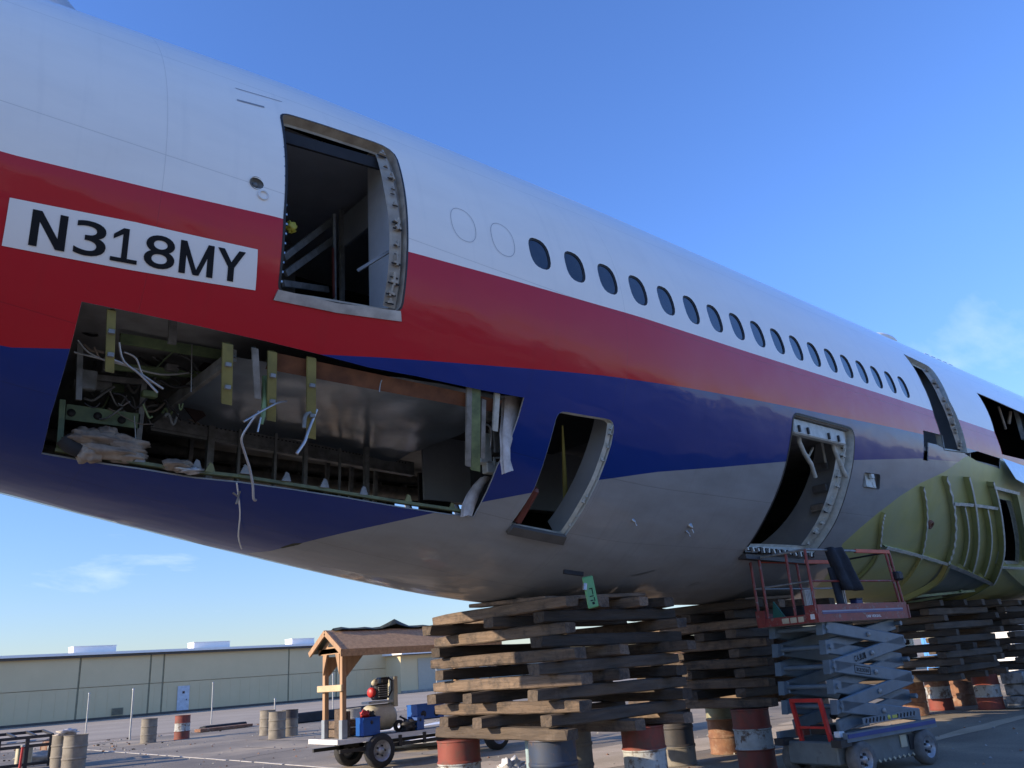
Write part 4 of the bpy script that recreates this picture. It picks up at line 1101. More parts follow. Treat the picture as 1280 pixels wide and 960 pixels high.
# ------------------------------------------------------------------ drums
def drum(loc, bands, label, group=None, lid=None, h=.88, r=.29, tilt=(0, 0), open_top=False, dents=0):
    t = empty('oil_drum', loc, random.uniform(0, 6), label, 'drum', group); t.rotation_euler = (tilt[0], tilt[1], t.rotation_euler[2])
    prof_ = [(0.0, r + .008), (.02, r + .010), (.03, r)]
    for c in (.295, .59): prof_ += [(c - .03, r), (c - .015, r + .012), (c, r + .013), (c + .015, r + .012), (c + .03, r)]
    prof_ += [(.85, r), (.86, r + .010), (.878, r + .008)]
    prof_ = [(a * h / .88, b) for a, b in prof_]
    seg = 28; mb = MB(); V = []; F = []; MI = []
    for (hh, rr) in prof_:
        for k in range(seg):
            a = 2 * pi * k / seg; d = rr * (1 + .012 * noise.noise(Vector((cos(a) * 2 + loc[0], sin(a) * 2, hh * 3))) * (1 + dents)); V.append((d * cos(a), d * sin(a), hh))
    mats = []; 
    for i in range(len(prof_) - 1):
        zc = (prof_[i][0] + prof_[i + 1][0]) / 2 / h
        m = bands[min(int(zc * len(bands)), len(bands) - 1)]
        if m not in mats: mats.append(m)
        mb.add([V[i * seg + k] for k in range(seg)] + [V[(i + 1) * seg + k] for k in range(seg)], [(k, (k + 1) % seg, seg + (k + 1) % seg, seg + k) for k in range(seg)], mats.index(m), True)
    body = mb.build('shell', mats, t)
    lm = MB(); zt = h - (.02 if not open_top else .25); lm.lathe((0, 0, zt), (0, 0, 1), [(0, r), (0, .001)], 24); lm.build('lid', lid or bands[-1], t)
    return t


random.seed(5)
G1 = 'drums carrying the timber cribs'
drum(gpos(577, 10.9), [M_RUST, M_DRUMWHT, M_DRUMRED], 'red over white drum under the left corner of the nearest crib', G1)
drum(gpos(697, 10.0), [M_DRUMBLU, M_DRUMBLU, M_DRUMBLU], 'dark blue rusty drum under the near corner of the nearest crib', G1, r=.30)
drum(gpos(812, 10.9), [M_DRUMWHT, M_DRUMWHT, M_DRUMRED], 'red over flaking white drum under the right corner of the nearest crib', G1)
drum(Vector((9.5, .8, 0)), [M_DRUMGRY] * 3, 'grey drum under the hidden far corner of the nearest crib', G1)
drum(gpos(850, 13.9), [M_DRUMGRY, M_DRUMBLK, M_DRUMBLK], 'black and grey drum behind the red and white one', G1)
drum(gpos(909, 15.0), [M_RUST, M_RUST, M_DRUMGRN], 'pale green drum with rusty orange lower part under the second crib', G1)
drum(gpos(948, 12.7), [M_DRUMRED, M_DRUMWHT, M_DRUMRED], 'red and flaking white banded drum beside the scissor lift', G1)
drum(Vector((14.2, -.55, 0)), [M_RUST] * 3, 'rusty drum under the second crib hidden behind the lift', G1)
drum(gpos(1146, 19.6), [M_RUST] * 3, 'dented rust brown drum right of the scissor lift', G1, dents=4, h=.83)
drum(gpos(1178, 20.6), [M_DRUMRED, M_DRUMWHT, M_RUST], 'orange drum with a flaking white band under the third crib', G1, h=.83)
drum(gpos(1240, 19.8), [M_DRUMRED, M_DRUMWHT, M_DRUMRED], 'clean red drum with one white band at the right', G1, h=.83)
drum(Vector((24.0, .8, 0)), [M_RUST] * 3, 'brown drum under the farthest crib', G1, h=.83)
drum(Vector((26.2, -.6, 0)), [M_DRUMRED] * 3, 'red drum under the farthest crib', G1, h=.83)
G2 = 'drums standing about the yard'
drum(gpos(91, 21.5), [M_DRUMGRY] * 3, 'tall khaki drum standing in front at the left edge of the yard', G2, open_top=True)
drum(gpos(75, 22.6), [M_DRUMGRY] * 3, 'khaki drum with rags on top behind the khaki drum at left', G2, r=.27)
drum(gpos(185, 31.5), [M_DRUMGRY] * 3, 'dark khaki drum alone left of the orange striped one', G2, lid=M_DRUMBLK)
drum(gpos(227, 32.5), [M_DRUMRED, M_DRUMWHT, M_DRUMRED], 'orange drum with white band in front of the white hangar door', G2)
drum(gpos(334, 31.0), [M_DRUMGRY] * 3, 'leftmost of three khaki drums beside the shelter', G2)
drum(gpos(346, 28.5), [M_DRUMGRY] * 3, 'front one of three khaki drums beside the shelter', G2)
drum(gpos(362, 29.5), [M_DRUMGRY, M_DRUMGRY, M_DRUMBLK], 'darkest of three khaki drums beside the shelter', G2)
drum(gpos(440, 26), [M_WHITE, M_CONC, M_CONC], 'pale grey drum seen between the shelter posts', G2)
q = drum(gpos(58, 27.5) + Vector((0, 0, .29)), [M_RUST, M_STRUT], 'rusty drum lying on its side at the left edge', G2); q.rotation_euler = (pi / 2, 0, .5)
rg = MB(); c = gpos(80, 22.3) + Vector((0, 0, .93)); rg.lump(c, (.26, .16, .07), 4, amp=.6, fr=3); tag(rg.build('rag', M_WHITECLOTH), 'pale rag lying across the tops of the left khaki drums', 'rag')
rg = MB(); rg.lump(gpos(52, 25.5) + Vector((0, 0, .14)), (.7, .25, .15), 6, amp=.5, fr=3); tag(rg.build('rubbish_heap', M_CONC), 'pale rubbish heaped beside the drums at the left edge', 'rubbish')

# ------------------------------------------------------------------ scissor lift
LIFT = empty('scissor_lift', (12.35, -2.28, 0), radians(-7), 'blue grey scissor lift with a worn red work platform, parked by the hull', 'scissor lift')
def wheel(parent, loc, r, w, m_rim=M_RIM, name='wheel', side=-1, n=22, tyre=None):
    t = MB(); p = [(-w / 2, r * .62), (-w / 2, r * .93), (-w * .32, r), (w * .32, r), (w / 2, r * .93), (w / 2, r * .62)]
    t.lathe(loc, (0, 1, 0), p, n); wo_ = t.build(name, tyre or M_TYRE, parent)
    q = MB(); s = side; q.lathe(loc, (0, s, 0), [(w * .50, r * .63), (w * .42, r * .58), (w * .18, r * .42), (w * .2, r * .2), (w * .46, r * .18), (w * .47, .001)], n); ro_ = q.build('rim', m_rim, wo_)
    for k in range(5):
        a = 2 * pi * k / 5; b = MB(); c = Vector(loc) + Vector((cos(a) * r * .30, s * w * .22, sin(a) * r * .30)); b.lathe(c, (0, s, 0), [(0, .02), (.03, .018), (.031, .001)], 6); b.build('wheel_nut', M_SEAL, ro_).parent = wo_
    return wo_


for (x, y, sd_) in [(-.78, -.53, -1), (.78, -.53, -1), (-.78, .53, 1), (.78, .53, 1)]: wheel(LIFT, (x, y, .235), .235, .17, side=sd_, tyre=mat('dusty solid tyre', (.15, .145, .135), (.09, .088, .084), rough=.9, scale=9))
mb = MB(); mb.box((0, 0, .31), (1.25, 1.0, .34), None, 0, .02); mb.box((-.85, 0, .33), (.5, .82, .30), None, 0, .02); mb.box((.85, 0, .36), (.5, .82, .24), None, 0, .02); mb.build('chassis', M_LIFTG, LIFT)
mb = MB(); mb.box((.02, -.56, .535), (2.2, .06, .12)); mb.box((.02, -.595, .55), (2.15, .015, .05), None, 1); mb.box((.02, .56, .535), (2.2, .06, .12)); mb.build('side_rail', [M_LIFT, mat('blue stripe', (.02, .05, .22), rough=.5)], LIFT)
mb = MB(); mb.box((.55, -.508, .33), (.18, .02, .2)); mb.build('access_hatch', M_SEAL, LIFT)
mb = MB(); mb.box((.32, -.512, .36), (.15, .012, .16)); mb.build('data_plate', M_CREAM, LIFT)
mb = MB()
for k in range(9): mb.box((-.45 + k * .12, -.51, .165), (.05, .01, .03), Matrix.Rotation(.6, 3, 'Y'))
mb.build('hazard_stripes', M_CREAM, LIFT)
for y in (-.30, .18):
    mb = MB(); mb.beam((-1.02, y, .34), (-1.13, y, 1.02), .05, .05, up=(0, 1, 0)); mb.build('ladder_rail', M_RED, LIFT)
MB().beam((-1.13, -.32, 1.02), (-1.13, .20, 1.02), .05, .05).build('ladder_rung', M_RED, LIFT); MB().beam((-1.07, -.30, .66), (-1.07, .18, .66), .03, .03).build('ladder_rung', M_RED, LIFT)
for y in (-.5, .45): MB().box((-1.1, y, .47), (.24, .16, .09)).build('fork_pocket', M_SEAL, LIFT)
for (x, y, z, d, m) in [(-.9, -.1, .62, (.2, .3, .12), M_SEAL), (-.95, .22, .6, (.16, .14, .12), M_REDSEAL), (-.92, -.36, .56, (.12, .1, .08), M_WHITE)]:
    mb = MB(); mb.box((x, y, z), d, None, 0, .01); mb.build('hydraulic_part', m, LIFT)
# scissor arms: five pairs on two sides
zs = np.linspace(.66, 1.98, 6); XL = .92
for i in range(5):
    z0, z1 = zs[i], zs[i + 1]
    for sy in (-1, 1):
        for inner, (xa, xb) in enumerate([(-XL, XL), (XL, -XL)] if i % 2 else [(XL, -XL), (-XL, XL)]):
            yy = sy * (.47 - .10 * inner); mb = MB(); mb.beam((xa, yy, z0), (xb, yy, z1), .055, .175, bev=.012); ao = mb.build('scissor_arm', M_LIFT, LIFT)
            if sy < 0 and inner == 0 and i in (2, 3):
                d = Vector((xb - xa, 0, z1 - z0)).normalized()
                if d.x < 0: d = -d
                c = Vector((-.30, yy - .031, (z0 + z1) / 2 - .30 * d.z / d.x)); X = d; Z = Vector((-d.z, 0, d.x))
                txt = 'CAJU1' if i == 3 else '3CE3D30'
                if i == 2:
                    fb = MB(); Rm = Matrix((X, Vector((0, 1, 0)), Z)).transposed()
                    for (a, b, w, h) in [(0, .05, .36, .008), (0, -.05, .36, .008), (-.18, 0, .008, .1), (.18, 0, .008, .1)]: fb.box(c + X * a + Z * b, (w, .003, h), Rm)
                    fb.build('stencil_box', M_BLACKTXT, ao)
                wtot = .30; hh = .085 if i == 3 else .05
                for k, ch in enumerate(txt):
                    Vg, Fg = glyph_tris(ch, .02); gx0 = min(v[0] for v in Vg); gx1 = max(v[0] for v in Vg); gy1 = max(v[1] for v in Vg); gy0 = min(v[1] for v in Vg)
                    cw = wtot / len(txt); g = MB(); P3 = [c + X * (-wtot / 2 + cw * (k + .1 + .8 * (a - gx0) / (gx1 - gx0))) + Z * (hh * ((b - gy0) / (gy1 - gy0) - .5)) + Vector((0, -.002, 0)) for a, b in Vg]
                    for f in Fg: g.add([P3[j] for j in f], [tuple(range(len(f)))])
                    g.build('letter', M_BLACKTXT, ao)
    for xx in (-XL, XL):
        mb = MB(); mb.tube([(xx, -.5, z1), (xx, .5, z1)], .035, 8); mb.build('cross_tube', M_LIFT, LIFT)
        if xx < 0:
            for sy in (-1, 1): MB().prism([(xx - .10, sy * .42 - .05, z1 - .10), (xx + .10, sy * .42 - .05, z1 - .06), (xx + .10, sy * .42 - .05, z1 + .06), (xx - .07, sy * .42 - .05, z1 + .09)], (0, .11, 0)).build('arm_bracket', M_LIFT, LIFT)
    mb = MB(); mb.lathe((0, -.505, (z0 + z1) / 2), (0, -1, 0), [(0, .035), (.02, .035), (.021, .001)], 10); mb.build('pivot_pin', M_STRUT, LIFT)
mb = MB(); mb.tube([(-.5, 0, .75), (.2, 0, 1.25)], .05, 10); mb.tube([(.2, 0, 1.25), (.55, 0, 1.5)], .028, 8); mb.build('lift_cylinder', M_SEAL, LIFT)
mb = MB(); mb.box((.1, -.53, .70), (1.35, .012, .09)); hz_ = mb.build('hazard_band', M_LIFT, LIFT)
mb = MB()
for k in range(15):
    if k in (6, 7, 8): continue
    mb.box((-.5 + k * .085, -.5375, .70), (.03, .003, .06), Matrix.Rotation(.5, 3, 'Y'), 0)
mb.build('hazard_marks', M_BLACKTXT, hz_)
mb = MB(); mb.lathe((.05, -.537, .70), (0, -1, 0), [(0, .035), (.003, .035), (.0031, .001)], 12); mb.box((.19, -.538, .70), (.12, .003, .04)); mb.build('yellow_sticker', mat('yellow sticker', (.55, .5, .08), rough=.5), hz_)
# platform
PX0, PX1, PY0, PY1, PZ = -1.12, 1.12, -.50, .52, 2.07
mb = MB(); mb.box(((PX0 + PX1) / 2, 0, PZ), (PX1 - PX0, PY1 - PY0, .05)); mb.build('platform_floor', M_STRUT, LIFT)
mb = MB(); W_ = PX1 - PX0
mb.box(((PX0 + PX1) / 2, PY0 - .02, PZ + .10), (W_, .03, .24)); mb.box(((PX0 + PX1) / 2, PY1 + .02, PZ + .08), (W_, .03, .20)); mb.box((PX0 - .02, 0, PZ + .04), (.03, PY1 - PY0 + .07, .12)); mb.box((PX1 + .02, 0, PZ + .08), (.03, PY1 - PY0 + .07, .20))
mb.box((PX0 - .03, PY0 + .06, PZ + .12), (.04, .18, .20)); mb.box((PX0 - .03, PY1 - .06, PZ + .12), (.04, .16, .20)); to = mb.build('toe_board', M_REDRUST, LIFT)
mb = MB(); mb.box(((PX0 + PX1) / 2 - .02, PY0 - .038, PZ + .125), (W_ * .9, .004, .022), None, 0); mb.box(((PX0 + PX1) / 2 - .02, PY0 - .038, PZ + .10), (W_ * .9, .004, .022), None, 1); mb.build('platform_stripe', [mat('grey violet stripe', (.30, .30, .38), rough=.6), mat('dark violet stripe', (.12, .10, .20), rough=.6)], to)
for k, ch in enumerate('UNIVERSAL'):
    Vg, Fg = glyph_tris(ch, .02); gx0 = min(v[0] for v in Vg); gx1 = max(v[0] for v in Vg); g = MB()
    cw = .042; P3 = [Vector((.0 + cw * (k + .06 + .86 * (a - gx0) / max(gx1 - gx0, .3)), PY0 - .040, PZ + .015 + .05 * b)) for a, b in Vg]
    for f in Fg: g.add([P3[j] for j in f], [tuple(range(len(f)))])
    g.build('letter', M_WHITE, to)
for (y, w) in [(.02, .13), (-.12, .12), (-.25, .10)]:
    mb = MB(); mb.box((PX0 - .038, y, PZ + .04), (.004, w * .92, .075)); mb.build('white_sticker', M_CREAM, to)
mb = MB(); mb.box((PX0 - .0525, PY0 + .035, PZ + .06), (.003, .07, .07)); mb.build('white_sticker', M_WHITE, to)


def rail_(a, b, r_=.018, m=M_REDRUST, name='guard_rail', sq=False):
    mb = MB()
    if sq: mb.beam(a, b, r_ * 2, r_ * 2.6, bev=.004)
    else: mb.tube([a, b], r_, 7)
    return mb.build(name, m, LIFT)


RT = PZ + 1.0
for (x, y, t_) in [(PX0, PY0, 0), (PX0, PY0 + .36, .02), (PX0, PY1, 0), (PX0, PY1 - .17, .0), (PX1, PY0, -.12), (PX1 - .10, PY0, -.12), (PX1, PY1, 0), (0, PY1, 0)]:
    rail_((x, y, PZ + .05), (x + t_, y, RT), .021, M_REDRUST, 'guard_post')
rail_((PX0, PY0, RT), (PX0, PY1, RT), .02, M_STRUT); rail_((PX0, PY0, PZ + .55), (PX0, PY1, PZ + .55), .014, M_STRUT)
rail_((PX0, PY0, RT + .0), (.1, PY0, RT), .02, M_STRUT); rail_((.1, PY0, RT), (PX1 - .12, PY0, RT), .022, M_ORANGE, sq=True); rail_((PX0, PY0, PZ + .55), (PX1 - .06, PY0, PZ + .55), .016)
rail_((PX0, PY1, RT), (-.3, PY1, RT), .018, M_STRUT); rail_((-.9, PY1, RT - .02), (PX1, PY1, RT - .02), .024, M_ORANGE, sq=True); rail_((PX0, PY1, PZ + .55), (PX1, PY1, PZ + .55), .013, M_STRUT); rail_((PX1 - .1, PY0, RT), (PX1, PY1, RT), .016, M_SEAL)
mb = MB(); mb.box((PX1 - .06, PY0 - .02, PZ + .62), (.16, .14, .14), None, 0, .03); mb.build('control_box', M_SEAL, LIFT)
mb = MB(); mb.tube([(PX1 - .1, PY0, RT), (PX1 - .04, PY0 + .05, PZ + .8), (PX1 - .05, PY0, PZ + .6)], .012, 6); mb.build('control_cable', M_SEAL, LIFT)
bpy.context.view_layer.update()
LM = LIFT.matrix_world.copy()
# jacket over the rail, and things stored on the platform
jk = MB(); V = []; n = 10; rows = [(.0, -.07, .10, .10), (.03, -.10, .02, .14), (-.02, -.13, -.12, .18), (-.06, -.16, -.28, .21), (-.09, -.19, -.42, .22), (-.10, -.21, -.56, .20), (-.1, -.22, -.62, .19)]
hwid = [(-.62, .30), (-.63, .34), (-.60, .36), (-.55, .38), (-.50, .40), (-.44, .42), (-.42, .42)]
rowsz = [RT + .04, RT - .02, RT - .14, RT - .28, RT - .42, RT - .54, RT - .60]
for j, ((xl, w), z) in enumerate(zip(hwid, rowsz)):
    for i in range(2 * n):
        t = i / n
        if i <= n: x = xl + w * t; y = PY0 - .05 - .04 * (1 + .8 * noise.noise(Vector((x * 8, z * 3, 1)))) - .02 * sin(t * 9)
        else: x = xl + w * (2 - t); y = PY0 + .04
        V.append(LM @ Vector((x, y, z + .03 * noise.noise(Vector((x * 5, 0, z))))))
jk.add(V, [(j * 2 * n + i, (j + 1) * 2 * n + i, (j + 1) * 2 * n + (i + 1) % (2 * n), j * 2 * n + (i + 1) % (2 * n)) for j in range(6) for i in range(2 * n)] + [tuple(range(2 * n)), tuple(range(14 * n - 1, 12 * n - 1, -1))], 0, True)
V = []
for j in range(6):     # sleeve
    for i in range(8):
        a = 2 * pi * i / 8; V.append(LM @ Vector((-.52 + .02 * j + .08 * cos(a), PY0 + .04 + .04 * sin(a), RT - .25 - .14 * j)))
jk.add(V, [(j * 8 + i, (j + 1) * 8 + i, (j + 1) * 8 + (i + 1) % 8, j * 8 + (i + 1) % 8) for j in range(5) for i in range(8)], 0, True)
tag(jk.build('jacket', M_DENIM), 'dark jacket draped over the platform rail of the scissor lift', 'jacket')
for (x, y, d, m, lab, nm) in [(-.98, -.30, (.14, .06, .42), M_GALV, 'narrow ribbed grey case standing at the left on the lift platform', 'ribbed_case'), (-.20, -.30, (.16, .07, .46), M_GALV, 'ribbed grey case standing on the lift platform right of the jacket', 'ribbed_case'),
                              (.12, -.34, (.16, .12, .26), mat('navy bucket', (.02, .03, .13), rough=.5), 'small dark blue box on the lift platform', 'tool_box'), (-.72, .1, (.3, .4, .2), M_DARK, 'low dark crate on the lift platform', 'crate')]:
    o = empty(nm, LM @ Vector((x, y, PZ + .03)), radians(-7), lab, 'case' if 'case' in nm else 'box')
    MB().box((0, 0, d[2] / 2), d, None, 0, .01).build('body', m, o)
    if nm == 'ribbed_case':
        for k in range(4):
            MB().box((-d[0] / 2 + d[0] * (k + .5) / 4, -d[1] / 2 - .006, d[2] / 2), (.014, .012, d[2] * .94)).build('rib', M_RIM, o)
    else: MB().box((0, 0, d[2] + .01), (d[0] * 1.04, d[1] * 1.04, .02)).build('lid', M_SEAL, o)
gr = MB(); gr.prism([LM @ Vector((PX0 + .02, .30, PZ + .03)), LM @ Vector((PX0 + .02, .02, PZ + .03)), LM @ Vector((PX0 + .05, .26, PZ + .34))], LM.to_3x3() @ Vector((.03, 0, 0))); tag(gr.build('folded_sheet', mat('dark green sheet', (.02, .12, .09), rough=.6)), 'dark green folded sheet at the left corner of the lift platform', 'sheet')

# ------------------------------------------------------------------ trailer, shelter and what stands on it
TR = empty('flatbed_trailer', (8.95, 6.9, 0), 0, 'low black flatbed trailer with a bleached deck behind the nearest crib', 'trailer')
for k in range(7):
    MB().box((2.6, .09 + k * .165, .60), (5.2, .158, .04), None, 0, .006).build('deck_board', M_PLANKG, TR)
MB().box((2.6, -.01, .575), (5.2, .03, .09)).build('edge_rail', M_WHITE, TR)
MB().box((2.6, .03, .40), (5.1, .06, .07)).build('frame_rail', M_BLACKSTEEL, TR); MB().box((2.6, 1.12, .40), (5.1, .06, .07)).build('frame_rail', M_BLACKSTEEL, TR)
MB().box((-.015, .57, .585), (.03, 1.2, .09)).build('end_rail', M_WHITE, TR)
for k in range(6): MB().box((1.45 + k * .62, -.045, .47), (.07, .03, .22)).build('stake_pocket', M_BLACKSTEEL, TR)
for (x, y, s) in [(.95, -.02, -1), (4.1, -.02, -1), (.95, 1.2, 1), (4.1, 1.2, 1)]: wheel(TR, (x, y, .33), .33, .22, side=s)
for x in (.95, 4.1): MB().tube([(x, 0, .33), (x, 1.18, .33)], .04, 8).build('axle', M_BLACKSTEEL, TR)

SH = empty('timber_shelter', (9.1, 7.0, .62), 0, 'small cedar shelter with a pitched brown roof standing on the trailer', 'shelter')
for (x, y) in [(0.06, .06), (.10, .86), (3.6, .06), (3.6, .86)]:
    MB().box((x, y, .95), (.10, .10, 1.45), None, 0, .006).build('post', M_CEDAR, SH); MB().box((x, y, .15), (.13, .13, .42), None, 0, .006).build('post_sleeve', mat('grey blue sleeve', (.26, .30, .34), rough=.5), SH)
for x in (.06, 3.6):
    MB().box((x, .46, 1.72), (.09, 1.14, .12)).build('cross_beam', M_CEDAR, SH)
    MB().prism([(x - .045, -.12, 1.68), (x - .045, 1.04, 1.68), (x - .045, .46, 2.04)], (.05, 0, 0)).build('gable_board', M_CEDAR, SH)
MB().prism([(-.001, .32, 1.82), (-.001, .60, 1.82), (-.001, .46, 1.93)], (-.004, 0, 0)).build('gable_vent', M_DARK, SH)
for y in (.06, .86):
    MB().prism([(.10, y - .02, 1.62), (.55, y - .02, 1.62), (.10, y - .02, 1.15)], (0, .04, 0)).build('corner_brace', M_CEDAR, SH)
for (y, s) in [(.12, 1), (.80, -1)]: MB().prism([(.0, y, 1.66), (.0, y + s * .16, 1.66), (.0, y, 1.25)], (.04, 0, 0)).build('corner_brace', M_CEDAR, SH)
for s in (-1, 1):
    y0, y1 = (.46, -.22) if s < 0 else (.46, 1.14)
    MB().prism([(-.12, y0, 2.12), (4.2, y0, 2.12), (4.2, y1, 1.70), (-.12, y1, 1.70)], (0, 0, .035)).build('roof_slope', M_SHINGLE if s < 0 else M_TARP, SH)
    MB().beam((-.14, y0, 2.11), (-.14, y1, 1.69), .04, .11, up=(0, 0, 1)).build('barge_board', M_CEDAR, SH)
MB().box((2.0, -.235, 1.66), (4.35, .03, .14)).build('fascia', M_SHINGLE, SH)
MB().box((-.02, .46, .98), (.06, 1.02, .13), None, 0, .01).build('mid_rail', mat('pale wood', (.60, .46, .28), (.45, .33, .2), rough=.7), SH)
tp = MB(); V = []; nx, ny = 22, 8
for j in range(ny + 1):
    for i in range(nx + 1):
        x = 9.15 + 4.3 * i / nx; y = 7.38 + .66 * j / ny; zr = .62 + 2.165 - abs(y - 7.46) * .62
        z = zr + .03 + .05 * noise.noise(Vector((x * 3, y * 3, 0))) + .13 * max(0, 1 - abs(x - 10.75) / .35) * max(0, 1 - abs(y - 7.5) / .3) * 1.3
        V.append((x, y, z + .02))
tp.add(V, [(j * (nx + 1) + i, j * (nx + 1) + i + 1, (j + 1) * (nx + 1) + i + 1, (j + 1) * (nx + 1) + i) for j in range(ny) for i in range(nx)]); tp.add([v - Vector((0, 0, .012)) for v in [Vector(v) for v in V]], [(j * (nx + 1) + i, (j + 1) * (nx + 1) + i, (j + 1) * (nx + 1) + i + 1, j * (nx + 1) + i + 1) for j in range(ny) for i in range(nx)])
tag(tp.build('tarpaulin', M_TARP), 'dark green tarpaulin crumpled over the ridge of the shelter roof', 'tarpaulin')

# compressor: petrol engine on a cream tank
CP = empty('air_compressor', (9.98, 7.2, .62), 0, 'portable air compressor, black and red engine above a cream tank, on the trailer', 'compressor')
q = MB(); q.lathe((-.10, .25, .32), (1, .0, 0), [(-.02, .001), (0, .12), (.06, .24), (.14, .27), (.62, .27), (.70, .22), (.74, .001)], 20); q.build('air_tank', M_CREAM, CP)
MB().box((.25, .25, .63), (.62, .30, .05)).build('mount_plate', M_GALV, CP)
q = MB(); q.box((.30, .25, .84), (.30, .30, .34), None, 0, .04); q.box((.36, .22, 1.05), (.20, .24, .16), None, 0, .03); q.build('engine_block', M_BLACKSTEEL, CP)
q = MB()
for k in range(6): q.box((.30, .085, .74 + k * .045), (.24, .03, .015))
q.build('cooling_fins', M_STRUT, CP)
q = MB(); q.lathe((.10, .22, .83), (-1, -.3, 0), [(0, .105), (.05, .105), (.08, .07), (.081, .001)], 18); q.build('recoil_starter', M_RED, CP)
q = MB(); q.lathe((.13, .20, 1.02), (-.3, -1, .2), [(0, .06), (.12, .06), (.121, .001)], 12); q.build('air_filter', M_CREAM, CP)
q = MB(); q.tube([(.44, .12, .7), (.52, .10, .85), (.53, .10, 1.05), (.44, .12, 1.12)], .02, 8); q.build('air_hose', M_SEAL, CP)
MB().box((.64, .25, .82), (.10, .28, .62), None, 0, .01).build('belt_guard', M_CREAM, CP)
q = MB()
q.lathe((.62, .0, .12), (0, 1, 0), [(-.04, .06), (-.04, .12), (.04, .12), (.04, .06)], 16); q.build('wheel', M_TYRE, CP)
MB().tube([(.66, .02, .3), (.86, .0, .2)], .02, 6).build('tow_handle', M_BLACKSTEEL, CP)


def crate(loc, d, m, label, hole=True, rz=0):
    o = empty('crate', loc, rz, label, 'crate'); x, y, z = d; b = MB(); t = .02
    b.box((0, 0, t / 2), (x, y, t))
    for s in (-1, 1): b.box((s * (x - t) / 2, 0, z / 2), (t, y, z)); b.box((0, s * (y - t) / 2, z / 2), (x - 2 * t, t, z))
    b.build('body', m, o)
    q = MB(); q.box((0, -y / 2 - .004, z - .02), (x * 1.03, .015, .03)); q.box((0, y / 2 + .004, z - .02), (x * 1.03, .015, .03)); q.build('lip', m, o)
    if hole: q = MB(); q.lathe((0, -y / 2 - .002, z * .72), (0, -1, 0), [(0, .035), (.003, .035), (.0031, .001)], 10); q.build('hand_hole', M_SEAL, o)
    return o


crate((9.72, 7.02, .62), (.40, .30, .37), M_BLUEP, 'blue crate full of red and black tools left of the compressor tank')
crate((10.95, 7.05, .62), (.24, .24, .28), M_BLUEP, 'small blue crate in front of the larger blue box on the trailer', rz=.3)
o = crate((11.45, 7.4, .80), (.72, .4, .32), M_BLUEP, 'large blue box with black vents on the trailer by the crib', False)
for x in (-.2, .16): q = MB(); q.lathe((x, -.202, .12), (0, -1, 0), [(0, .07), (.01, .07), (.011, .001)], 14); q.build('vent', M_SEAL, o)
for i, (x, y, z, m, lab) in enumerate([(9.64, 7.0, 1.03, M_RED, 'red hand tool sticking out of the blue crate'), (9.80, 7.04, 1.02, M_BLACKSTEEL, 'black tool lying on top of the blue crate'), (9.70, 7.1, 1.05, M_REDSEAL, 'dark red tool in the blue crate beside the post')]):
    q = MB(); q.lump((x, y, z), (.09, .06, .07), i, amp=.5, fr=3); q.tube([(x, y, z - .15), (x - .05, y, z + .1)], .018, 6); tag(q.build('hand_tool', m), lab, 'tool')
q = MB(); q.box((9.28, 7.4, .90), (.12, .24, .56)); q.box((9.42, 7.35, .88), (.04, .2, .5)); tag(q.build('wood_block', M_WOOD), 'upright rough timber block standing between the shelter posts', 'block')
q = MB()
for k in range(2): q.box((9.50, 7.75, .71 + k * .17), (.55, .5, .15), None, 0, .01)
tag(q.build('timber_pile', M_WOOD), 'short pile of weathered timber behind the near shelter post', 'timber pile')
q = MB(); q.lump((10.72, 7.0, .73), (.18, .16, .12), 6, amp=.4, nu=18, nv=12); tag(q.build('hose_coil', M_SEAL), 'black coiled hose on the trailer right of the tank', 'hose')
q = MB(); q.tube([(12.5, 7.2, .86), (13.0, 7.1, .82), (13.5, 7.15, .88), (14.0, 7.2, .84)], .06, 8); q.lump((13.1, 7.1, .84), (.12, .10, .08), 2, amp=.3); tag(q.build('teal_hose', M_TEAL), 'teal plastic pipe lying on the trailer, seen through the crib', 'pipe')
q = MB(); q.lump((13.3, 10.5, .25), (1.8, 1.2, .22), 3, amp=.4, nu=24, nv=12); tag(q.build('plastic_sheeting', M_WHITE), 'crumpled white sheeting on the ground behind the trailer', 'sheeting')
q = MB(); c = gpos(640, 13.5); q.lump(c + Vector((0, 0, .13)), (.26, .18, .14), 5, amp=.6, fr=3.4, nu=22, nv=14); tag(q.build('rubbish_bag', M_WHITE), 'white plastic rubbish bag on the ground between the crib drums', 'bag')
q = MB(); c = gpos(655, 13.3); q.lump(c + Vector((.1, 0, .08)), (.12, .10, .09), 9, amp=.5, fr=3); tag(q.build('rubbish', M_STRUT), 'small dark scrap lying beside the white bag', 'rubbish')
q = MB(); c = gpos(666, 10.6); q.tube([c, c + Vector((0, 0, .86))], .045, 10); tag(q.build('pipe', mat('pale blue pipe', (.30, .42, .46), (.22, .28, .28), rough=.6)), 'pale blue pipe standing beside the dark blue drum', 'pipe')
# long black sleepers and tarps lying at the road edge
for (a, b, h, lab) in [((254, 914), (307, 908), .22, 'long black beam on the ground right of the orange drum'), ((368, 905), (470, 892), .45, 'long black bundle lying behind the shelter posts'), ((520, 893), (640, 880), .2, 'long black beam on the ground behind the trailer')]:
    A, B = onp(*a, 2, 0), onp(*b, 2, 0); q = MB()
    for k in range(2): q.beam(A + Vector((0, k * .35, h / 2)), B + Vector((0, k * .35, h / 2)), .3, h * (1 - .3 * k), bev=.05)
    tag(q.build('beam_bundle', M_DARK), lab, 'beam')
q = MB(); q.beam(onp(255, 915, 2, 0) + Vector((-.3, 0, .08)), onp(307, 909, 2, 0) + Vector((.2, 0, .08)), .5, .12); tag(q.build('rusty_plate', M_RUST), 'rusty flat bar under the black beam', 'bar')

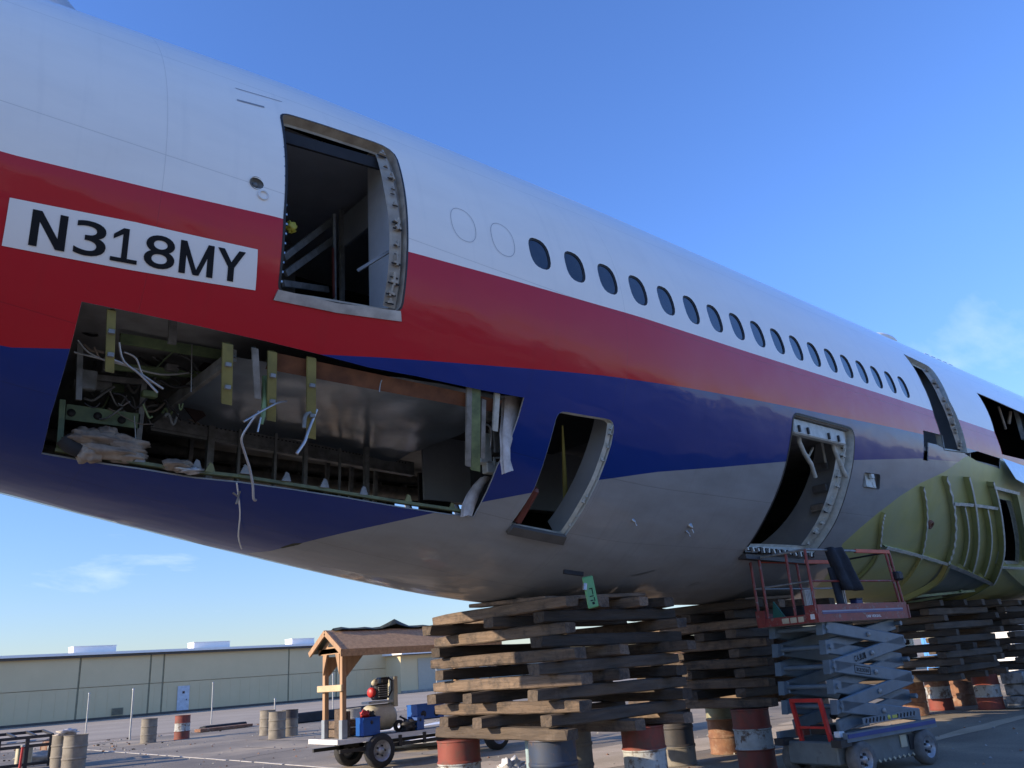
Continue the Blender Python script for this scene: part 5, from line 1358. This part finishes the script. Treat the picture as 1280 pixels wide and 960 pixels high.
# ------------------------------------------------------------------ left edge: black rack, red stake
RK = empty('steel_rack', gpos(20, 23.0), 0, 'black steel rack trailer with open frame at the left edge', 'rack')
for x in (-2.2, -1.4, -.6, .1, .7): MB().beam((x, -.5, .05), (x, -.5, .85), .09, .09, up=(1, 0, 0)).build('upright', M_BLACKSTEEL, RK)
for z in (.15, .62, .85): MB().beam((-2.3, -.5, z), (.75, -.5, z), .08, .08).build('side_rail', M_BLACKSTEEL, RK)
for z in (.85,): MB().beam((-2.3, .7, z + .1), (.75, .7, z + .1), .08, .08).build('side_rail', M_BLACKSTEEL, RK)
for x in (-2.2, -1.7, -1.2, -.7, -.2, .3, .72): MB().beam((x, -.5, .87), (x, .7, .97), .06, .06).build('cross_bar', M_BLACKSTEEL, RK)
MB().box((-.7, .1, .72), (2.8, 1.1, .04)).build('rack_board', M_PLANKG, RK)
q = MB(); c = gpos(22, 20.0); q.tube([c + Vector((0, 0, -.1)), c + Vector((.03, 0, .75))], .03, 8, 0); q.lathe(c + Vector((.03, 0, .74)), (0, 0, 1), [(0, .05), (.05, .05), (.051, .001)], 8, 1); tag(q.build('stake', [M_RED, M_CONC]), 'red stake with a grey cap in front of the black rack', 'stake')
q = MB(); q.box(gpos(28, 24) + Vector((0, 0, .3)), (.4, .3, .5), None, 0, .02); tag(q.build('cardboard_box', M_CREAM), 'pale box seen through the black rack', 'box')

# ------------------------------------------------------------------ fence posts
FG = 'thin steel posts of the old fence'
for (a, b, lab) in [((60, 918), (61, 869), 'thin steel post in front of the hangar above the left drums'), ((162, 925), (166, 866), 'thin steel post left of the dark khaki drum'), ((264, 905), (266, 857), 'thin steel post right of the white hangar door'), ((343, 880), (344, 852), 'thin steel post above the three khaki drums'),
                    ((416, 892), (416, 846), 'thin steel post seen between the shelter posts'), ((480, 878), (480, 841), 'thin steel post behind the compressor engine')]:
    A = onp(*a, 2, 0.0); A.y = min(A.y, 40) if A.y < 60 else 45
    if A.y == 45: A = Vector((gpos(a[0], 40).x, gpos(a[0], 40).y, 0))
    d = (A - EYE).dot(FWD); hh = abs(a[1] - b[1]) * d / FPX
    q = MB(); q.tube([A, A + Vector((0, 0, hh))], .035, 7); q.lathe(A + Vector((0, 0, hh)), (0, 0, 1), [(0, .05), (.06, .04), (.061, .001)], 8); tag(q.build('fence_post', M_GALV), lab, 'post', FG)

# ------------------------------------------------------------------ hangar row beyond the yard
M_OLIVE = mat('olive ribbed wall', (.70, .56, .33), (.66, .53, .31), rough=.7, scale=.6)
M_OLIVE2 = mat('olive trim', (.30, .27, .17), rough=.7)
M_ROOFW = mat('white roof edge', (.90, .88, .84), (.84, .83, .80), rough=.5)
M_DKBROWN = mat('brown fascia', (.10, .09, .08), rough=.8)  # dark brown for fascia, plinth and louvres
HG = empty('hangar', (0, 73.5, 0), 0, 'long low olive hangar with a white roof edge across the yard', 'building')
HG_X0, HG_X1, HG_Z = -40.0, 54.8, 5.35
panels = [-40, -28, -16, -4, 8, 21.2, 32.0, 35.2 - 3.2 + 3.3, 44.0, 54.8]
edges = [-40, -28, -16, -4, 8, 21.2, 27.2, 28.4, 41.0, 46.5, 54.8]
for a, b in zip(edges[:-1], edges[1:]):
    m = MB()
    m.box(((a + b) / 2, .0, 1.35), (b - a - .16, .12, 2.7)); m.box(((a + b) / 2, -.02, 4.05), (b - a - .16, .12, 2.6))
    m.build('wall_panel', M_OLIVE, HG)
    k = MB(); x = a + .5
    while x < b - .3: k.box((x, -.066, 2.66), (.03, .014, 5.2)); x += 1.0
    rb_ = k.build('wall_ribs', M_OLIVE, HG)
    MB().box((a, .03, 2.7), (.12, .12, 5.3)).build('panel_joint', M_OLIVE2, HG)
MB().box(((HG_X0 + HG_X1) / 2, 7.4, 2.6), (HG_X1 - HG_X0, 14.4, 5.2)).build('hangar_body', M_OLIVE, HG)
MB().box(((HG_X0 + HG_X1) / 2, -.08, .06), (HG_X1 - HG_X0, .3, .25)).build('plinth', M_DKBROWN, HG)
MB().box(((HG_X0 + HG_X1) / 2, 7.2, 5.55), (HG_X1 - HG_X0 + .8, 15.6, .22)).build('roof', M_ROOFW, HG)
MB().box(((HG_X0 + HG_X1) / 2, -.35, 5.33), (HG_X1 - HG_X0 + .4, .2, .2)).build('fascia', M_DKBROWN, HG)
d_ = MB().box((30.35, -.13, 1.15), (1.1, .06, 2.35)).build('door', mat('pale blue white door', (.62, .66, .72), rough=.5), HG)
MB().box((30.35, -.165, 1.75), (.22, .01, .22)).build('door_window', M_PANE, d_)
MB().box((30.65, -.18, 1.1), (.06, .05, .12)).build('door_handle', M_SEAL, d_)
MB().box((53.4, -.13, 1.4), (1.2, .06, 2.3)).build('door', mat('slate door', (.10, .11, .14), rough=.5), HG)
v_ = MB().box((24.6, -.13, .55), (.95, .05, .6)).build('wall_vent', M_OLIVE2, HG)
for k in range(5): MB().box((24.6, -.165, .35 + k * .1), (.85, .02, .04)).build('louvre', M_DKBROWN, v_)
for i, (x, w, lab) in enumerate([(22.5, 3.6, 'white rooftop unit at the left above the hangar edge'), (33.2, 3.6, 'white rooftop unit above the hangar left of the shelter'), (43.0, 2.6, 'white rooftop unit just left of the shelter roof')]):
    o = empty('rooftop_unit', (x, 75.0, 5.66), 0, lab, 'rooftop unit', 'white units on the hangar roof')
    MB().box((0, 0, .3), (w, 1.6, .55), None, 0, .03).build('casing', M_ROOFW, o)
    MB().box((0, 0, .60), (w * 1.02, 1.65, .05)).build('cover', M_ROOFW, o)
# roll-door shed to the right
HG2 = empty('storage_shed', (0, 70, 0), 0, 'grey green storage shed with roller doors beyond the shelter', 'building')
MB().box((75, 6.5, 2.0), (44.5, 12, 4.0)).build('shed_body', M_OLIVE, HG2)
MB().box((75, 6.2, 4.2), (45.5, 13.4, .45)).build('roof', M_ROOFW, HG2)
MB().box((75, -.35, 3.93), (45.2, .15, .12)).build('fascia', M_DKBROWN, HG2)
M_ROLL = mat('grey roller door', (.46, .44, .36), (.43, .41, .34), rough=.6)
for k in range(8):
    x = 54.6 + 2.6 + k * 5.4
    r_ = MB()
    for j in range(14): r_.box((x, .47 - .02 * (j % 2), .13 + j * .25), (4.4, .05, .245))
    r_.build('roller_door', M_ROLL, HG2)
    MB().box((x + 2.7, .45, 1.95), (.35, .12, 3.9)).build('pilaster', mat('slate trim', (.13, .15, .18), rough=.6), HG2)
MB().box((75, .3, .12), (44.5, .5, .22)).build('plinth', M_CONC, HG2)

# things far off, seen between the cribs
def container(loc, d, m, label, rz=0):
    o = empty('shipping_container', loc, rz, label, 'container'); x, y, z = d
    MB().box((0, 0, z / 2 + .1), (x, y, z), None, 0, .03).build('box', m, o)
    q = MB(); k = -x / 2 + .15
    while k < x / 2: q.box((k, -y / 2 - .02, z / 2 + .1), (.1, .05, z * .92)); k += .3
    q.build('corrugation', m, o)
    q = MB()
    for sx_ in (-1, 1):
        for sy in (-1, 1): q.box((sx_ * (x / 2 - .06), sy * (y / 2 - .06), z / 2 + .1), (.16, .16, z + .04))
    q.build('corner_post', m, o); return o


M_BBLUE = mat('bright blue sheet', (.03, .22, .62), (.04, .26, .66), rough=.5)
container(gpos(1210, 58) + Vector((0, 0, 0)), (6, 2.4, 2.4), M_CREAM, 'cream container far off seen between the third and farthest crib')
container(gpos(975, 46), (4, 2.4, 2.3), M_BBLUE, 'bright blue container seen through the crib left of the lift', .1)
container(gpos(1195, 44), (2.2, 2, 1.6), M_BBLUE, 'small bright blue container seen through the third crib')
container(gpos(1290, 36), (5, 2.4, 2.9), M_WHITE, 'white container at the far right beyond the cribs', -.3)
container(gpos(1100, 50), (6, 2.4, 2.4), M_CREAM, 'pale cream container seen through the scissor arms', .05)
container(gpos(890, 52), (6, 2.4, 2.0), mat('salmon paint', (.50, .30, .22), rough=.6), 'salmon pink container seen between the first two cribs', 0)
# block pile and dark machinery by the right cribs
BP = empty('block_pile', gpos(1278, 19.5) , 0, 'stack of stained grey concrete blocks at the right edge', 'blocks')
for j in range(3):
    for i in range(3): MB().box((.0 + i * .42 + .1 * (j % 2), 0, .14 + j * .27), (.40, .5, .255), None, 0, .015).build('block', mat('stained block', (.26, .28, .29), (.10, .10, .10), rough=.8, scale=5, contrast=(.45, .6)), BP)
bk = MB(); c = gpos(1207, 22.5)
bk.tube([c + Vector((-.3, 0, .1)), c + Vector((0, 0, .9)), c + Vector((.4, 0, .5))], .05, 6); bk.tube([c + Vector((-.2, 0, .8)), c + Vector((.3, .2, .1))], .05, 6); bk.lathe(c + Vector((.1, 0, .33)), (0, 1, 0), [(-.08, .2), (-.08, .33), (.08, .33), (.08, .2)], 16)
tag(bk.build('hand_cart', M_BLACKSTEEL), 'dark hand cart standing between the orange and the red banded drum', 'cart')

# ------------------------------------------------------------------ behind the camera (seen only as reflections in the paint)
for i, (x, y, w, h, m, lab) in enumerate([(-30, -95, 60, 8, M_CREAM, 'long cream hangar behind the photographer'), (55, -120, 70, 9, M_ROOFW, 'white hangar far behind the photographer'), (120, -80, 40, 7, M_OLIVE, 'olive hangar behind and right of the photographer')]):
    o = empty('hangar', (x, y, 0), 0, lab, 'building'); MB().box((0, -10, h / 2), (w, 20, h)).build('wall', m, o); MB().box((0, -10, h + .2), (w + 1, 21, .4)).build('roof', M_ROOFW, o)
    for k in range(3): MB().box((-w / 3 + k * w / 3, .06, h * .42), (w / 4.5, .12, h * .8)).build('hangar_door', M_OLIVE2, o)
M_FUSW = mat('stored hull paint', (.6, .6, .6), (.4, .4, .4), rough=.5)
for i, (x, y, L) in enumerate([(14, -42, 30), (52, -50, 24)]):
    q = MB(); q.lathe((x, y, 3.6), (1, .12, 0), [(-L / 2, .4), (-L / 2 + 5, 1.9), (L / 2 - 4, 1.95), (L / 2 - 1, 1.0), (L / 2, .1)], 20); o = empty('stored_hull', (0, 0, 0), 0, ['white stored aircraft hull behind the photographer', 'second stored aircraft hull behind and right of the photographer'][i], 'airplane'); q.build('hull', M_FUSW, o)
    for dx in (-6, 6): MB().box((x + dx, y, .85), (1.6, 2.4, 1.7)).build('prop_stack', M_WOOD, o)

# ------------------------------------------------------------------ ground
def gmat(name, cols, scale, thr, bump=.4, fine=30, rough=.92):
    m = bpy.data.materials.new(name); m.use_nodes = True; nt = m.node_tree; L = nt.links; b = nt.nodes['Principled BSDF']; b.inputs['Roughness'].default_value = rough
    tc = N(nt, 'ShaderNodeTexCoord'); n1 = N(nt, 'ShaderNodeTexNoise', ins={'Scale': scale, 'Detail': 10.0, 'Roughness': .62, 'Distortion': .5}); L.new(tc.outputs['Object'], n1.inputs['Vector'])
    n2 = N(nt, 'ShaderNodeTexNoise', ins={'Scale': fine, 'Detail': 6.0, 'Roughness': .7}); L.new(tc.outputs['Object'], n2.inputs['Vector'])
    cr = N(nt, 'ShaderNodeValToRGB'); L.new(n1.outputs[0], cr.inputs[0]); e = cr.color_ramp.elements
    e[0].position = thr[0]; e[0].color = (*cols[0], 1); e[1].position = thr[-1]; e[1].color = (*cols[-1], 1)
    for t, c in zip(thr[1:-1], cols[1:-1]): k = e.new(t); k.color = (*c, 1)
    r2 = N(nt, 'ShaderNodeMapRange', ins={'From Min': .3, 'From Max': .7, 'To Min': .72, 'To Max': 1.25}); L.new(n2.outputs[0], r2.inputs[0])
    vm = N(nt, 'ShaderNodeVectorMath', operation='SCALE'); L.new(cr.outputs[0], vm.inputs[0]); L.new(r2.outputs[0], vm.inputs['Scale']); L.new(vm.outputs[0], b.inputs['Base Color'])
    bp = N(nt, 'ShaderNodeBump', ins={'Strength': bump, 'Distance': .02}); L.new(n2.outputs[0], bp.inputs['Height']); L.new(bp.outputs[0], b.inputs['Normal']); return m


G_DIRT = gmat('pale desert dirt', [(.20, .16, .12), (.33, .27, .20), (.42, .35, .27)], .35, [.35, .5, .65])
G_YARD = gmat('worn grey yard', [(.17, .145, .11), (.235, .20, .152), (.32, .265, .19), (.48, .37, .235)], .28, [.36, .50, .60, .68])
G_ASPH = gmat('dark asphalt', [(.14, .122, .098), (.19, .165, .13), (.27, .225, .165)], .5, [.35, .55, .7])
G_ROAD = gmat('pinkish concrete road', [(.31, .262, .20), (.37, .315, .24)], .25, [.4, .62], bump=.15)


def flat(name, x0, x1, y0, y1, z, m, kind='structure'):
    nx = 2; mb = MB(); mb.add([(x0, y0, z), (x1, y0, z), (x1, y1, z), (x0, y1, z)], [(0, 1, 2, 3)]); return tag(mb.build(name, m), kind=kind)


flat('ground', -2500, 2500, -2500, 2500, -.008, G_DIRT)
flat('yard', 9.55, 120, -30, 31, -.004, G_YARD)
flat('apron', -70, 9.55, -30, 31, -.0035, G_ASPH)
flat('road', -150, 200, 33.5, 69.5, -.002, G_ROAD)
flat('reflect_strip_pale', -300, 300, -41, -33, -.003, G_ROAD)  # added strips, unseen, pale and dark for streaks in the paint reflections
flat('reflect_strip_dark', -300, 300, -62, -46, -.003, G_ASPH)
flat('reflect_strip_pale', -300, 300, -84, -70, -.003, G_ROAD)
mb = MB(); random.seed(2)
y = -20.0
while y < 30.5:
    l = random.uniform(.6, 1.6); mb.box((9.55 + random.uniform(-.02, .02), y + l / 2, .001), (random.uniform(.03, .07), l, .02)); y += l + random.uniform(0, .15)
tag(mb.build('joint_line', mat('pale joint', (.45, .43, .40), rough=.9)), kind='structure')
# cracks and tar seams in the yard
random.seed(77); ck = MB()
for k in range(26):
    x, y = random.uniform(9.8, 30), random.uniform(-6, 30); a = random.choice([0, pi / 2, random.uniform(0, 3)]); w = random.uniform(.012, .035); L_ = random.uniform(3, 11); P = []
    for j in range(int(L_ / .35)):
        P.append((x, y)); a += random.uniform(-.16, .16); x += .35 * cos(a); y += .35 * sin(a)
    V = []
    for j, (px, py) in enumerate(P):
        ww = w * random.uniform(.4, 1.3); V += [(px - ww * sin(a), py + ww * cos(a), .0012), (px + ww * sin(a), py - ww * cos(a), .0012)]
    ck.add(V, [(2 * j, 2 * j + 1, 2 * j + 3, 2 * j + 2) for j in range(len(P) - 1)])
tag(ck.build('yard_cracks', mat('dark crack', (.05, .045, .04), rough=.95)), kind='structure')
# rubble along the edge of the road
rb = MB(); random.seed(41)
for k in range(220):
    x = random.uniform(8, 34); y = 31.3 + random.gauss(0, .7); s_ = random.uniform(.015, .065)
    if random.random() < .4: x = random.uniform(6.5, 12); y = random.uniform(22, 31)
    R_ = Matrix.Rotation(random.uniform(0, 3), 3, 'Z'); rb.box((x, y, s_ * .3), (s_ * 1.6, s_, s_ * .7), R_, k % 3)
tag(rb.build('rubble', [M_CONC, M_WOODSHADE, M_RUST]), kind='stuff')
# sand drifted round the drums
sd_ = MB(); random.seed(9)
for (x, y, a, b) in [(11.5, 3.8, 3.2, 1.1), (13.6, 2.6, 3.0, 1.0), (10.0, 4.8, 1.6, .8), (16.5, 2.2, 2.6, .8), (22.8, 2.6, 4.0, 1.2), (18.5, -1.7, 2.6, .22)]:
    n = 26; sd_.add([(x, y, .012)] + [(x + a * cos(2 * pi * k / n) * (1 + .35 * noise.noise(Vector((cos(k) * 2, k * .7, x)))), y + b * sin(2 * pi * k / n) * (1 + .35 * noise.noise(Vector((k * .9, y, 1)))), .0015) for k in range(n)], [(0, 1 + k, 1 + (k + 1) % n) for k in range(n)])
tag(sd_.build('drifted_sand', gmat('cream sand', [(.40, .32, .22), (.55, .45, .33)], .9, [.35, .65], fine=60)), kind='stuff')
# loose grit and scraps on the yard
gt = MB(); random.seed(21)
for k in range(700):
    x = random.uniform(6, 22); y = random.uniform(-5, 26); s = random.uniform(.01, .045); a = random.uniform(0, 6)
    gt.add([(x + s * cos(a), y + s * sin(a), 0), (x + s * cos(a + 2.1), y + s * sin(a + 2.1), 0), (x + s * cos(a + 4.2), y + s * sin(a + 4.2), 0), (x, y, s * .8)], [(0, 1, 3), (1, 2, 3), (2, 0, 3)], k % 3)
tag(gt.build('grit', [M_CONC, M_RUST, M_STRUT]), kind='stuff')
